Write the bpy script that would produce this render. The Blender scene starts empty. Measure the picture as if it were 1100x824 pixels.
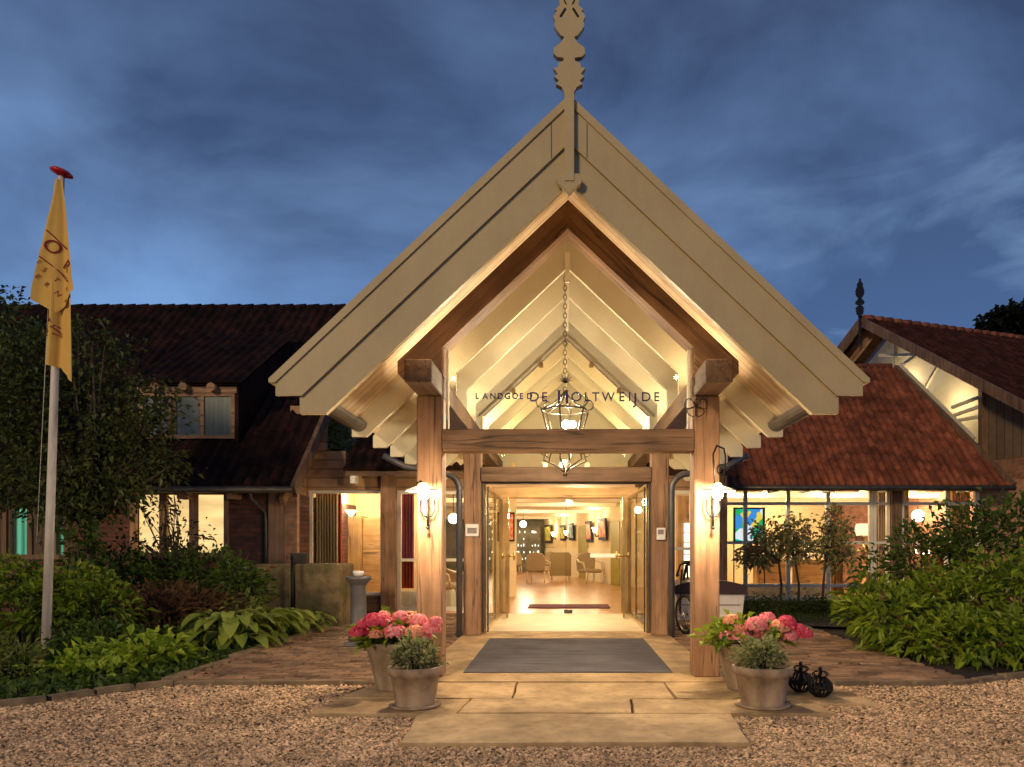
import bpy, bmesh, math, random
import numpy as np
from mathutils import Vector, Matrix
random.seed(7); RNG = np.random.default_rng(7)
PI = math.pi
# Everything is laid out in drawing units (eye height 1.5 units) and brought to metres by one uniform scale at the end.
G = 0.8
SC = bpy.context.scene
COL = SC.collection

# ------------------------------------------------------------------ camera
cd = bpy.data.cameras.new('camera'); cam = bpy.data.objects.new('camera', cd); COL.objects.link(cam)
cam.location = (0, 0, 1.5); cam.rotation_euler = (PI/2, 0, 0)
cd.sensor_width = 36; cd.lens = 36*800/1100
cd.shift_x = -54/1100; cd.shift_y = 175/1100
cd.clip_start = 0.05; cd.clip_end = 1000
SC.camera = cam
SC.view_settings.view_transform = 'Standard'; SC.view_settings.look = 'None'
SC.view_settings.gamma = 1; SC.view_settings.use_curve_mapping = False
SC.view_settings.exposure = 0.17

# ------------------------------------------------------------------ world: dusk sky with clouds
SUN_EL, SUN_AZ = 20, 207
w = bpy.data.worlds.new('World'); SC.world = w; w.use_nodes = True
N = w.node_tree.nodes; L = w.node_tree.links; N.clear()
def nn(t, **k):
    n = N.new(t)
    for a, b in k.items(): setattr(n, a, b)
    return n
out = nn('ShaderNodeOutputWorld'); bg = nn('ShaderNodeBackground')
tc = nn('ShaderNodeTexCoord'); sep = nn('ShaderNodeSeparateXYZ'); L.new(tc.outputs['Generated'], sep.inputs[0])
ramp = nn('ShaderNodeValToRGB'); L.new(sep.outputs['Z'], ramp.inputs[0])
e = ramp.color_ramp.elements
e[0].position = 0.0; e[0].color = (.13, .245, .49, 1)
e[1].position = 1.0; e[1].color = (.03, .05, .11, 1)
x = ramp.color_ramp.elements.new(.25); x.color = (.11, .21, .43, 1)
x = ramp.color_ramp.elements.new(.42); x.color = (.085, .148, .295, 1)
x = ramp.color_ramp.elements.new(.6); x.color = (.06, .098, .20, 1)
mp = nn('ShaderNodeMapping'); mp.inputs['Scale'].default_value = (1.0, 1.0, 1.9); mp.inputs['Rotation'].default_value = (.1, -.15, 0)
mp.inputs['Location'].default_value = (.37, 0, .1)
L.new(tc.outputs['Generated'], mp.inputs[0])
no = nn('ShaderNodeTexNoise'); no.inputs['Scale'].default_value = 2.1; no.inputs['Detail'].default_value = 7; no.inputs['Roughness'].default_value = .54; no.inputs['Distortion'].default_value = .35
L.new(mp.outputs[0], no.inputs[0])
cr = nn('ShaderNodeValToRGB'); L.new(no.outputs[0], cr.inputs[0])
e = cr.color_ramp.elements
e[0].position = .38; e[0].color = (.52, .54, .60, 1); e[1].position = .68; e[1].color = (1.5, 1.52, 1.45, 1)
x = cr.color_ramp.elements.new(.5); x.color = (.95, .95, .95, 1)
mul = nn('ShaderNodeMix', data_type='RGBA', blend_type='MULTIPLY'); mul.inputs[0].default_value = 1
L.new(ramp.outputs[0], mul.inputs[6]); L.new(cr.outputs[0], mul.inputs[7])
m2 = nn('ShaderNodeMapping'); m2.inputs['Rotation'].default_value = (0, math.radians(-28), 0); m2.inputs['Scale'].default_value = (1.6, 1, 4.5); m2.inputs['Location'].default_value = (.2, 0, .63); L.new(tc.outputs['Generated'], m2.inputs[0])
n2 = nn('ShaderNodeTexNoise'); n2.inputs['Scale'].default_value = 2.2; n2.inputs['Detail'].default_value = 8; n2.inputs['Roughness'].default_value = .55; n2.inputs['Distortion'].default_value = .5; L.new(m2.outputs[0], n2.inputs[0])
c2 = nn('ShaderNodeMapRange'); L.new(n2.outputs[0], c2.inputs[0]); c2.inputs[1].default_value = .50; c2.inputs[2].default_value = .74; c2.inputs[3].default_value = 0; c2.inputs[4].default_value = 1
xm = nn('ShaderNodeMapRange'); L.new(sep.outputs['X'], xm.inputs[0]); xm.inputs[1].default_value = .05; xm.inputs[2].default_value = .45; xm.inputs[3].default_value = .15; xm.inputs[4].default_value = 1
zm = nn('ShaderNodeMapRange'); L.new(sep.outputs['Z'], zm.inputs[0]); zm.inputs[1].default_value = .25; zm.inputs[2].default_value = .5; zm.inputs[3].default_value = 1; zm.inputs[4].default_value = .1
k1 = nn('ShaderNodeMath', operation='MULTIPLY'); L.new(c2.outputs[0], k1.inputs[0]); L.new(xm.outputs[0], k1.inputs[1]); k2 = nn('ShaderNodeMath', operation='MULTIPLY'); L.new(k1.outputs[0], k2.inputs[0]); L.new(zm.outputs[0], k2.inputs[1])
wisp = nn('ShaderNodeMix', data_type='RGBA'); L.new(k2.outputs[0], wisp.inputs[0]); L.new(mul.outputs[2], wisp.inputs[6]); wisp.inputs[7].default_value = (.27, .42, .66, 1)
sky = nn('ShaderNodeTexSky'); sky.sky_type = 'NISHITA'; sky.sun_disc = False
sky.sun_elevation = math.radians(SUN_EL); sky.sun_rotation = math.radians(SUN_AZ)
mx = nn('ShaderNodeMix', data_type='RGBA', blend_type='ADD'); mx.inputs[0].default_value = .002
L.new(wisp.outputs[2], mx.inputs[6]); L.new(sky.outputs[0], mx.inputs[7])
L.new(mx.outputs[2], bg.inputs[0]); bg.inputs[1].default_value = 1.0
L.new(bg.outputs[0], out.inputs[0])

sd = bpy.data.lights.new('sun', 'SUN'); sd.energy = 1.4; sd.angle = math.radians(9); sd.color = (1, .72, .38)
so = bpy.data.objects.new('sun', sd); COL.objects.link(so)
_d = Vector((math.sin(math.radians(SUN_AZ))*math.cos(math.radians(SUN_EL)), math.cos(math.radians(SUN_AZ))*math.cos(math.radians(SUN_EL)), math.sin(math.radians(SUN_EL))))
so.rotation_euler = _d.to_track_quat('Z', 'Y').to_euler()

WARM = (1, .75, .45)
def point(name, loc, energy, radius=.05, color=WARM, parent=None):
    d = bpy.data.lights.new(name, 'POINT'); d.energy = energy; d.shadow_soft_size = radius; d.color = color
    o = bpy.data.objects.new(name, d); COL.objects.link(o); o.location = loc
    return o
def area(name, loc, energy, sx, sy, rot=(0, 0, 0), color=WARM):
    d = bpy.data.lights.new(name, 'AREA'); d.shape = 'RECTANGLE'; d.size = sx; d.size_y = sy; d.energy = energy; d.color = color
    o = bpy.data.objects.new(name, d); COL.objects.link(o); o.location = loc; o.rotation_euler = rot
    return o

def at(px, py, Y): return Vector(((px-604)/800*Y, Y, 1.5+(587-py)/800*Y))
def gx(px, py):
    Y = 1200/(py-587); return ((px-604)/800*Y, Y)

# ------------------------------------------------------------------ materials
M = {}
def newmat(name):
    m = bpy.data.materials.new(name); m.use_nodes = True; m.node_tree.nodes.clear(); M[name] = m
    nt = m.node_tree
    o = nt.nodes.new('ShaderNodeOutputMaterial'); b = nt.nodes.new('ShaderNodeBsdfPrincipled')
    nt.links.new(b.outputs[0], o.inputs[0])
    return m, nt, b, o
def pm(name, c1, c2=None, scale=4, stretch=(1, 1, 1), rot=(0, 0, 0), rough=.7, bump=.2, detail=6, metallic=0, island=0, lo=.35, hi=.65, bscale=None, spec=.4, bdist=.02, vtype='POINT'):
    m, nt, b, o = newmat(name); n = nt.nodes; l = nt.links
    tc = n.new('ShaderNodeTexCoord'); mp = n.new('ShaderNodeMapping'); mp.vector_type = vtype; l.new(tc.outputs['Object'], mp.inputs[0])
    mp.inputs['Scale'].default_value = stretch; mp.inputs['Rotation'].default_value = rot
    t = n.new('ShaderNodeTexNoise'); t.inputs['Scale'].default_value = scale; t.inputs['Detail'].default_value = detail; t.inputs['Roughness'].default_value = .6
    l.new(mp.outputs[0], t.inputs[0])
    r = n.new('ShaderNodeValToRGB'); l.new(t.outputs[0], r.inputs[0])
    c2 = c2 or tuple(v*.7 for v in c1)
    r.color_ramp.elements[0].position = lo; r.color_ramp.elements[0].color = (*c2, 1)
    r.color_ramp.elements[1].position = hi; r.color_ramp.elements[1].color = (*c1, 1)
    col = r.outputs[0]
    if island:
        g = n.new('ShaderNodeNewGeometry'); mr = n.new('ShaderNodeMapRange'); l.new(g.outputs['Random Per Island'], mr.inputs[0])
        mr.inputs[3].default_value = 1-island; mr.inputs[4].default_value = 1+island
        mu = n.new('ShaderNodeMix'); mu.data_type = 'RGBA'; mu.blend_type = 'MULTIPLY'; mu.inputs[0].default_value = 1
        l.new(col, mu.inputs[6]); l.new(mr.outputs[0], mu.inputs[7]); col = mu.outputs[2]
    l.new(col, b.inputs['Base Color'])
    b.inputs['Roughness'].default_value = rough; b.inputs['Metallic'].default_value = metallic
    b.inputs['Specular IOR Level'].default_value = spec
    if bump:
        t2 = t
        if bscale:
            t2 = n.new('ShaderNodeTexNoise'); t2.inputs['Scale'].default_value = bscale; t2.inputs['Detail'].default_value = 5; l.new(mp.outputs[0], t2.inputs[0])
        bu = n.new('ShaderNodeBump'); bu.inputs['Strength'].default_value = bump; bu.inputs['Distance'].default_value = bdist
        l.new(t2.outputs[0], bu.inputs['Height']); l.new(bu.outputs[0], b.inputs['Normal'])
    return m
def wood(name, c1, c2, axis, rough=.65, bump=.35, rot=(0, 0, 0)):
    st = {'x': (.12, 1, 1), 'y': (1, .12, 1), 'z': (1, 1, .12)}[axis]
    m = pm(name, c1, c2, scale=14, stretch=st if not any(rot) else tuple(1/v for v in st), rot=rot, vtype='TEXTURE' if any(rot) else 'POINT', rough=rough, bump=bump, detail=8, lo=.3, hi=.7)
    # drying cracks and broad weather patches in the timber itself
    nt = m.node_tree; n = nt.nodes; l = nt.links; b = [q for q in n if q.type == 'BSDF_PRINCIPLED'][0]; tc = [q for q in n if q.type == 'TEX_COORD'][0]
    src = b.inputs['Base Color'].links[0].from_socket
    mp = n.new('ShaderNodeMapping'); mp.vector_type = 'TEXTURE' if any(rot) else 'POINT'; mp.inputs['Scale'].default_value = tuple((.035 if v < 1 else 1)**(-1 if any(rot) else 1) for v in st); mp.inputs['Rotation'].default_value = rot; l.new(tc.outputs['Object'], mp.inputs[0])
    ns = n.new('ShaderNodeTexNoise'); ns.inputs['Scale'].default_value = 9; ns.inputs['Detail'].default_value = 3; l.new(mp.outputs[0], ns.inputs[0])
    ab = n.new('ShaderNodeMath'); ab.operation = 'SUBTRACT'; l.new(ns.outputs[0], ab.inputs[0]); ab.inputs[1].default_value = .5
    a2 = n.new('ShaderNodeMath'); a2.operation = 'ABSOLUTE'; l.new(ab.outputs[0], a2.inputs[0])
    mr = n.new('ShaderNodeMapRange'); l.new(a2.outputs[0], mr.inputs[0]); mr.inputs[1].default_value = .003; mr.inputs[2].default_value = .016; mr.inputs[3].default_value = .35; mr.inputs[4].default_value = 1
    nb = n.new('ShaderNodeTexNoise'); nb.inputs['Scale'].default_value = 2.3; nb.inputs['Detail'].default_value = 4; l.new(tc.outputs['Object'], nb.inputs[0])
    m2 = n.new('ShaderNodeMapRange'); l.new(nb.outputs[0], m2.inputs[0]); m2.inputs[1].default_value = .3; m2.inputs[2].default_value = .7; m2.inputs[3].default_value = .72; m2.inputs[4].default_value = 1.2
    mm = n.new('ShaderNodeMath'); mm.operation = 'MULTIPLY'; l.new(mr.outputs[0], mm.inputs[0]); l.new(m2.outputs[0], mm.inputs[1])
    mu = n.new('ShaderNodeMix'); mu.data_type = 'RGBA'; mu.blend_type = 'MULTIPLY'; mu.inputs[0].default_value = 1; l.new(src, mu.inputs[6]); l.new(mm.outputs[0], mu.inputs[7]); l.new(mu.outputs[2], b.inputs['Base Color'])
    return m
def mottle(name, scale, lo_, hi_, stretch=(1, 1, 1), p0=.35, p1=.65, tint=None):
    """stains: a second, larger pattern multiplied into the colour of the material"""
    nt = M[name].node_tree; n = nt.nodes; l = nt.links; b = [q for q in n if q.type == 'BSDF_PRINCIPLED'][0]; tc = [q for q in n if q.type == 'TEX_COORD'][0]
    src = b.inputs['Base Color'].links[0].from_socket
    mp = n.new('ShaderNodeMapping'); mp.inputs['Scale'].default_value = stretch; l.new(tc.outputs['Object'], mp.inputs[0])
    ns = n.new('ShaderNodeTexNoise'); ns.inputs['Scale'].default_value = scale; ns.inputs['Detail'].default_value = 7; ns.inputs['Roughness'].default_value = .65; l.new(mp.outputs[0], ns.inputs[0])
    r = n.new('ShaderNodeValToRGB'); l.new(ns.outputs[0], r.inputs[0]); t = tint or (1, 1, 1)
    r.color_ramp.elements[0].position = p0; r.color_ramp.elements[0].color = tuple(lo_*v for v in t)+(1,); r.color_ramp.elements[1].position = p1; r.color_ramp.elements[1].color = (hi_, hi_, hi_, 1)
    mu = n.new('ShaderNodeMix'); mu.data_type = 'RGBA'; mu.blend_type = 'MULTIPLY'; mu.inputs[0].default_value = 1; l.new(src, mu.inputs[6]); l.new(r.outputs[0], mu.inputs[7]); l.new(mu.outputs[2], b.inputs['Base Color'])
OAK1, OAK2 = (.42, .235, .125), (.21, .11, .055)
wood('oak_z', OAK1, OAK2, 'z'); wood('oak_x', OAK1, OAK2, 'x'); wood('oak_y', OAK1, OAK2, 'y')
DK1, DK2 = (.34, .18, .085), (.16, .08, .037)
wood('dark_oak_l', DK1, DK2, 'x', rot=(0, -math.radians(43.4), 0)); wood('dark_oak_r', DK1, DK2, 'x', rot=(0, math.radians(43.4), 0))
wood('dark_oak_y', (.15, .08, .04), (.07, .035, .018), 'y'); wood('beam_oak', (.26, .15, .08), (.13, .072, .036), 'x')
wood('oldwood_z', (.22, .125, .07), (.10, .055, .03), 'z'); wood('oldwood_x', (.24, .14, .07), (.10, .055, .03), 'x')
wood('honey_x', (.58, .38, .17), (.42, .25, .10), 'x', bump=.1); wood('honey_z', (.58, .38, .17), (.42, .25, .10), 'z', bump=.1)
pm('cream', (.62, .56, .40), (.56, .50, .35), scale=1.2, rough=.55, bump=.03)
pm('cream_front', (.50, .385, .20), (.44, .335, .175), scale=1.5, rough=.5, bump=.04)
pm('white_paint', (.78, .70, .55), (.7, .62, .47), scale=3, rough=.45, bump=.03)
pm('plaster', (.78, .64, .38), (.72, .58, .34), scale=1.5, rough=.8, bump=.05)
pm('ceiling_plaster', (.8, .7, .5), (.76, .66, .46), scale=1, rough=.8, bump=.02)
pm('tile_red', (.28, .085, .04), (.10, .03, .016), scale=3.2, spec=.2, rough=.75, bump=.3, island=.22, bscale=40, lo=.3, hi=.75)
pm('tile_dark', (.036, .012, .008), (.011, .005, .004), scale=3, spec=.15, rough=.8, bump=.3, island=.4, bscale=40)
pm('iron', (.02, .02, .022), (.012, .012, .013), scale=9, rough=.5, bump=.1, metallic=.6)
pm('grey_metal', (.16, .15, .15), (.11, .10, .10), scale=5, rough=.45, bump=.06, metallic=.4)
pm('brass', (.55, .38, .14), (.42, .28, .1), scale=6, rough=.3, bump=.03, metallic=.9)
pm('gutter', (.10, .085, .07), (.06, .05, .04), scale=7, rough=.45, bump=.05, metallic=.4)
pm('terracotta', (.42, .31, .2), (.24, .165, .105), scale=5, rough=.85, bump=.25, stretch=(1, 1, .5))
pm('urn_clay', (.4, .30, .2), (.25, .18, .11), scale=7, rough=.8, bump=.2, stretch=(1, 1, .25))
pm('soil', (.035, .022, .015), (.012, .008, .006), scale=18, rough=1, bump=.9, bdist=.04)
pm('sandstone', (.50, .35, .18), (.34, .23, .12), scale=2.2, rough=.75, bump=.2, bscale=26, lo=.3, hi=.72)
pm('sandstone_mossy', (.22, .15, .08), (.11, .10, .035), scale=2.5, rough=.9, bump=.4, bscale=18, lo=.38, hi=.6)
pm('doormat', (.14, .135, .15), (.085, .08, .09), scale=5, stretch=(.25, 3, 1), rough=.95, bump=.6, bscale=120)
pm('purple_mat', (.11, .03, .05), rough=.95, bump=.3, scale=60)
pm('pale_floor', (.7, .58, .4), (.6, .48, .32), scale=3, rough=.5, bump=.05)
pm('lantern_metal', (.22, .18, .13), (.1, .08, .06), scale=20, rough=.3, bump=.05, metallic=.8)
pm('tile_barn', (.05, .015, .010), (.018, .006, .005), scale=3.2, spec=.15, rough=.8, bump=.3, island=.35, bscale=40)
pm('lobby_floor', (.42, .21, .085), (.28, .13, .05), scale=2.2, rough=.28, bump=.03, stretch=(1, .6, 1), spec=.6)
pm('kerb', (.24, .17, .10), (.12, .085, .055), scale=5, rough=.9, bump=.4, bscale=25)
pm('paver', (.34, .20, .115), (.15, .09, .055), scale=3.0, rough=.8, bump=.5, island=.45, bscale=45, lo=.3, hi=.7)
pm('gravel_base', (.24, .17, .11), (.07, .05, .03), scale=70, rough=.95, bump=1, bdist=.03, detail=4)
pm('pebble', (.70, .48, .29), (.48, .32, .19), scale=3, rough=.8, bump=.2, island=.6, bscale=90)
pm('bark', (.10, .07, .045), (.035, .025, .018), scale=14, stretch=(1, 1, .2), rough=.9, bump=.7)
pm('upholstery', (.42, .33, .2), (.34, .26, .15), scale=20, rough=.9, bump=.1)
pm('olive_fabric', (.25, .19, .09), (.19, .14, .06), scale=30, rough=.95, bump=.1)
pm('red_fabric', (.42, .06, .03), (.25, .035, .02), scale=5, stretch=(2, 2, .3), rough=.9, bump=.1)
pm('beige_fabric', (.46, .33, .18), (.32, .22, .12), scale=5, stretch=(3, 3, .2), rough=.9, bump=.1)
pm('orange_fabric', (.55, .27, .09), (.42, .2, .06), scale=5, stretch=(3, 3, .2), rough=.9, bump=.1)
pm('flag_cloth', (.74, .46, .11), (.66, .39, .09), scale=2.4, rough=.85, bump=.08)
pm('flag_ink', (.25, .02, .02), (.2, .015, .02), scale=4, rough=.8, bump=0)
pm('pole_paint', (.85, .78, .68), (.68, .58, .48), scale=5, stretch=(1, 1, .3), rough=.45, bump=.08)
pm('red_paint', (.55, .02, .02), (.4, .015, .015), scale=4, rough=.35, bump=0)
pm('navy_ink', (.012, .015, .12), (.01, .01, .09), scale=3, rough=.5, bump=0)
pm('sign_white', (.8, .76, .7), (.74, .7, .64), scale=8, rough=.4, bump=0)
pm('sign_grey', (.3, .24, .22), rough=.5, bump=0, scale=8)
pm('white_box', (.72, .66, .6), (.6, .54, .48), scale=3, rough=.4, bump=.03)
pm('brown_vinyl', (.06, .03, .028), (.04, .02, .02), scale=6, rough=.45, bump=.08)
pm('rubber', (.015, .015, .015), rough=.8, bump=.1, scale=30)
pm('chrome', (.6, .6, .6), (.5, .5, .5), scale=5, rough=.2, bump=0, metallic=1)
pm('grey_glass_dark', (.10, .14, .16), (.05, .08, .09), scale=3, stretch=(6, 1, .3), rough=.2, bump=0)
pm('picture_red', (.6, .12, .06), (.75, .5, .35), scale=6, rough=.6, bump=0, lo=.42, hi=.55)
pm('picture_yellow', (.75, .6, .06), (.2, .3, .1), scale=6, rough=.6, bump=0, lo=.42, hi=.55)
pm('picture_blue', (.5, .6, .6), (.08, .16, .2), scale=6, rough=.6, bump=0, lo=.42, hi=.55)
pm('green_door', (.36, .3, .05), (.3, .25, .04), scale=2, rough=.5, bump=.02)
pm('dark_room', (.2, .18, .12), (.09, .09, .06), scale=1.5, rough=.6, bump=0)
pm('paper', (.8, .75, .65), rough=.7, bump=0, scale=5)

mottle('sandstone', 1.1, .62, 1.12, p0=.36, p1=.6, tint=(1, .95, .85)); mottle('sandstone', 14, .75, 1.08, p0=.3, p1=.5)
mottle('cream_front', 1.6, .93, 1.04, stretch=(2.2, 2.2, .4)); mottle('cream_front', 40, .96, 1.01); mottle('terracotta', 3, .6, 1.15, p0=.38, p1=.58); mottle('urn_clay', 3, .6, 1.15)
mottle('pebble', .9, .78, 1.12, stretch=(1, .6, 1)); mottle('doormat', 1.8, .75, 1.15); mottle('cream', 2, .92, 1.03); mottle('tile_red', .8, .7, 1.25); mottle('tile_red', 5, .72, 1.1, p0=.3, p1=.45, tint=(.9, 1, .8)); mottle('tile_dark', 1.5, .6, 1.2); mottle('paver', .7, .65, 1.2)
mottle('pole_paint', 6, .7, 1.05, stretch=(1, 1, .3)); mottle('sandstone_mossy', 7, .6, 1.1)
def brick(name, c1, c2, mortar, ux=(1, 0, 0), scale=1.0):
    m, nt, b, o = newmat(name); n = nt.nodes; l = nt.links
    tc = n.new('ShaderNodeTexCoord'); dp = n.new('ShaderNodeVectorMath'); dp.operation = 'DOT_PRODUCT'; dp.inputs[1].default_value = ux
    l.new(tc.outputs['Object'], dp.inputs[0])
    sx = n.new('ShaderNodeSeparateXYZ'); l.new(tc.outputs['Object'], sx.inputs[0])
    cx = n.new('ShaderNodeCombineXYZ'); l.new(dp.outputs['Value'], cx.inputs[0]); l.new(sx.outputs[2], cx.inputs[1])
    br = n.new('ShaderNodeTexBrick'); l.new(cx.outputs[0], br.inputs[0])
    br.inputs['Color1'].default_value = (*c1, 1); br.inputs['Color2'].default_value = (*c2, 1); br.inputs['Mortar'].default_value = (*mortar, 1)
    br.inputs['Scale'].default_value = scale; br.inputs['Mortar Size'].default_value = .008; br.inputs['Brick Width'].default_value = .24; br.inputs['Row Height'].default_value = .075
    no = n.new('ShaderNodeTexNoise'); no.inputs['Scale'].default_value = 9; l.new(tc.outputs['Object'], no.inputs[0])
    mu = n.new('ShaderNodeMix'); mu.data_type = 'RGBA'; mu.blend_type = 'OVERLAY'; mu.inputs[0].default_value = .6
    l.new(br.outputs[0], mu.inputs[6]); l.new(no.outputs[0], mu.inputs[7]); l.new(mu.outputs[2], b.inputs['Base Color'])
    bu = n.new('ShaderNodeBump'); bu.inputs['Strength'].default_value = .6; bu.inputs['Distance'].default_value = .02; bu.invert = True
    l.new(br.outputs['Fac'], bu.inputs['Height']); l.new(bu.outputs[0], b.inputs['Normal']); b.inputs['Roughness'].default_value = .85
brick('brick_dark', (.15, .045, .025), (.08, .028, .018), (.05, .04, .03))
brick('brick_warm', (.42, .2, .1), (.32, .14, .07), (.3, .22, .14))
brick('brick_barn', (.30, .13, .07), (.2, .08, .045), (.2, .15, .1), ux=(.342, -.94, 0))

def planks(name, c1, c2, line, axis=1, pitch=.14, rough=.5, vec=None):
    m, nt, b, o = newmat(name); n = nt.nodes; l = nt.links
    tc = n.new('ShaderNodeTexCoord')
    dp = n.new('ShaderNodeVectorMath'); dp.operation = 'DOT_PRODUCT'
    v = vec or tuple(1 if i == axis else 0 for i in range(3)); dp.inputs[1].default_value = v
    l.new(tc.outputs['Object'], dp.inputs[0])
    dv = n.new('ShaderNodeMath'); dv.operation = 'DIVIDE'; l.new(dp.outputs['Value'], dv.inputs[0]); dv.inputs[1].default_value = pitch
    fr = n.new('ShaderNodeMath'); fr.operation = 'FRACT'; l.new(dv.outputs[0], fr.inputs[0])
    fl = n.new('ShaderNodeMath'); fl.operation = 'FLOOR'; l.new(dv.outputs[0], fl.inputs[0])
    wn = n.new('ShaderNodeTexWhiteNoise'); wn.noise_dimensions = '1D'; l.new(fl.outputs[0], wn.inputs['W'])
    r = n.new('ShaderNodeValToRGB'); l.new(wn.outputs[0], r.inputs[0]); r.color_ramp.elements[0].color = (*c1, 1); r.color_ramp.elements[1].color = (*c2, 1)
    no = n.new('ShaderNodeTexNoise'); no.inputs['Scale'].default_value = 8; no.inputs['Detail'].default_value = 6; l.new(tc.outputs['Object'], no.inputs[0])
    m0 = n.new('ShaderNodeMix'); m0.data_type = 'RGBA'; m0.blend_type = 'OVERLAY'; m0.inputs[0].default_value = .35; l.new(r.outputs[0], m0.inputs[6]); l.new(no.outputs[0], m0.inputs[7])
    lt = n.new('ShaderNodeMath'); lt.operation = 'LESS_THAN'; l.new(fr.outputs[0], lt.inputs[0]); lt.inputs[1].default_value = .07
    mu = n.new('ShaderNodeMix'); mu.data_type = 'RGBA'; l.new(lt.outputs[0], mu.inputs[0]); l.new(m0.outputs[2], mu.inputs[6]); mu.inputs[7].default_value = (*line, 1)
    l.new(mu.outputs[2], b.inputs['Base Color']); b.inputs['Roughness'].default_value = rough
    bu = n.new('ShaderNodeBump'); bu.inputs['Strength'].default_value = .5; bu.inputs['Distance'].default_value = .02; bu.invert = True
    l.new(lt.outputs[0], bu.inputs['Height']); l.new(bu.outputs[0], b.inputs['Normal'])
planks('soffit_boards', (.52, .37, .22), (.62, .46, .28), (.16, .09, .045), 1, .13)
planks('vertical_boards', (.17, .11, .065), (.10, .065, .04), (.02, .012, .008), vec=(.342, -.94, 0), pitch=.2, rough=.85)
planks('vertical_boards_x', (.15, .1, .06), (.1, .065, .04), (.02, .012, .008), 0, .17, rough=.85)
planks('weather_boards', (.42, .25, .12), (.32, .18, .085), (.05, .03, .015), 2, .16, rough=.8)

def glass(name, tint=(.96, .97, .95), refl=1.0, rough=.0):
    m, nt, b, o = newmat(name); n = nt.nodes; l = nt.links; n.remove(b)
    t = n.new('ShaderNodeBsdfTransparent'); t.inputs[0].default_value = (*tint, 1)
    g = n.new('ShaderNodeBsdfGlossy'); g.inputs['Roughness'].default_value = rough
    f = n.new('ShaderNodeFresnel'); f.inputs[0].default_value = 1.45
    mu = n.new('ShaderNodeMath'); mu.operation = 'MULTIPLY'; mu.inputs[1].default_value = refl; l.new(f.outputs[0], mu.inputs[0])
    mx = n.new('ShaderNodeMixShader'); l.new(mu.outputs[0], mx.inputs[0]); l.new(t.outputs[0], mx.inputs[1]); l.new(g.outputs[0], mx.inputs[2]); l.new(mx.outputs[0], o.inputs[0])
glass('glass', refl=.35); glass('glass_tint', (.88, .88, .84), refl=.3)
glass('glass_gable', refl=.08); glass('glass_edge', (.55, .6, .55))
def emis(name, c, s):
    m, nt, b, o = newmat(name); nt.nodes.remove(b)
    e = nt.nodes.new('ShaderNodeEmission'); e.inputs[0].default_value = (*c, 1); e.inputs[1].default_value = s; nt.links.new(e.outputs[0], o.inputs[0])
emis('bulb', (1, .85, .6), 90); emis('shade_glow', (1, .74, .4), 1.6); emis('lit_blind', (1, .66, .28), 1.3)
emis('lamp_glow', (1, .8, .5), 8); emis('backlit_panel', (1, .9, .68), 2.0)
# backlit blinds with faint horizontal slats
_nt = M['lit_blind'].node_tree; _e = [x for x in _nt.nodes if x.type == 'EMISSION'][0]
_tc = _nt.nodes.new('ShaderNodeTexCoord'); _no = _nt.nodes.new('ShaderNodeTexNoise'); _mp = _nt.nodes.new('ShaderNodeMapping'); _mp.inputs['Scale'].default_value = (.6, .6, 4)
_no.inputs['Scale'].default_value = 1.4; _no.inputs['Detail'].default_value = 3
_nt.links.new(_tc.outputs['Object'], _mp.inputs[0]); _nt.links.new(_mp.outputs[0], _no.inputs[0])
_mr = _nt.nodes.new('ShaderNodeMapRange'); _mr.inputs[1].default_value = .3; _mr.inputs[2].default_value = .7; _mr.inputs[3].default_value = .75; _mr.inputs[4].default_value = 1.3
_nt.links.new(_no.outputs[0], _mr.inputs[0]); _nt.links.new(_mr.outputs[0], _e.inputs[1])
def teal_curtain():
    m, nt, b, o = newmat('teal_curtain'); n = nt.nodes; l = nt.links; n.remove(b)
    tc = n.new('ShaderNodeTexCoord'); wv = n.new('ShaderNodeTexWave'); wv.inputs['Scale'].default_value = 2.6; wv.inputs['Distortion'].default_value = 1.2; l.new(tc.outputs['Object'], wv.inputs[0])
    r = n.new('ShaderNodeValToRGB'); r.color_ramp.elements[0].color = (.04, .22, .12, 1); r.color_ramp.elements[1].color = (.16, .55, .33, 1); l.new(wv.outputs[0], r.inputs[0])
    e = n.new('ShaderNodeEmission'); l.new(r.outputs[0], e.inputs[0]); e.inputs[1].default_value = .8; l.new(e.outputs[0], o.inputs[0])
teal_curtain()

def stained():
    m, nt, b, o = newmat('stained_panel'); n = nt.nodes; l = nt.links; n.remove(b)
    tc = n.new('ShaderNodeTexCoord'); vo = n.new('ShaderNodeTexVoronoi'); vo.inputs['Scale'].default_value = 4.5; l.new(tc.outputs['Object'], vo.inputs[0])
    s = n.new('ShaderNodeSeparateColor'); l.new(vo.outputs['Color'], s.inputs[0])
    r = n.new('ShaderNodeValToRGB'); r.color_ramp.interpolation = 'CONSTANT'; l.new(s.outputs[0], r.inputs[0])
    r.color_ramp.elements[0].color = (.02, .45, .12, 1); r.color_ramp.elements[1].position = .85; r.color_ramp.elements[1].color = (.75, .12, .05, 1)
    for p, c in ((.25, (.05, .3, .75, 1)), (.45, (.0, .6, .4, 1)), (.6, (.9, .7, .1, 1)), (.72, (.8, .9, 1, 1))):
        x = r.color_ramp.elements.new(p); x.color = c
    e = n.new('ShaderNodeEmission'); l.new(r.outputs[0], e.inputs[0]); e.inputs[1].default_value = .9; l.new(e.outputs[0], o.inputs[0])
stained()

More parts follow.
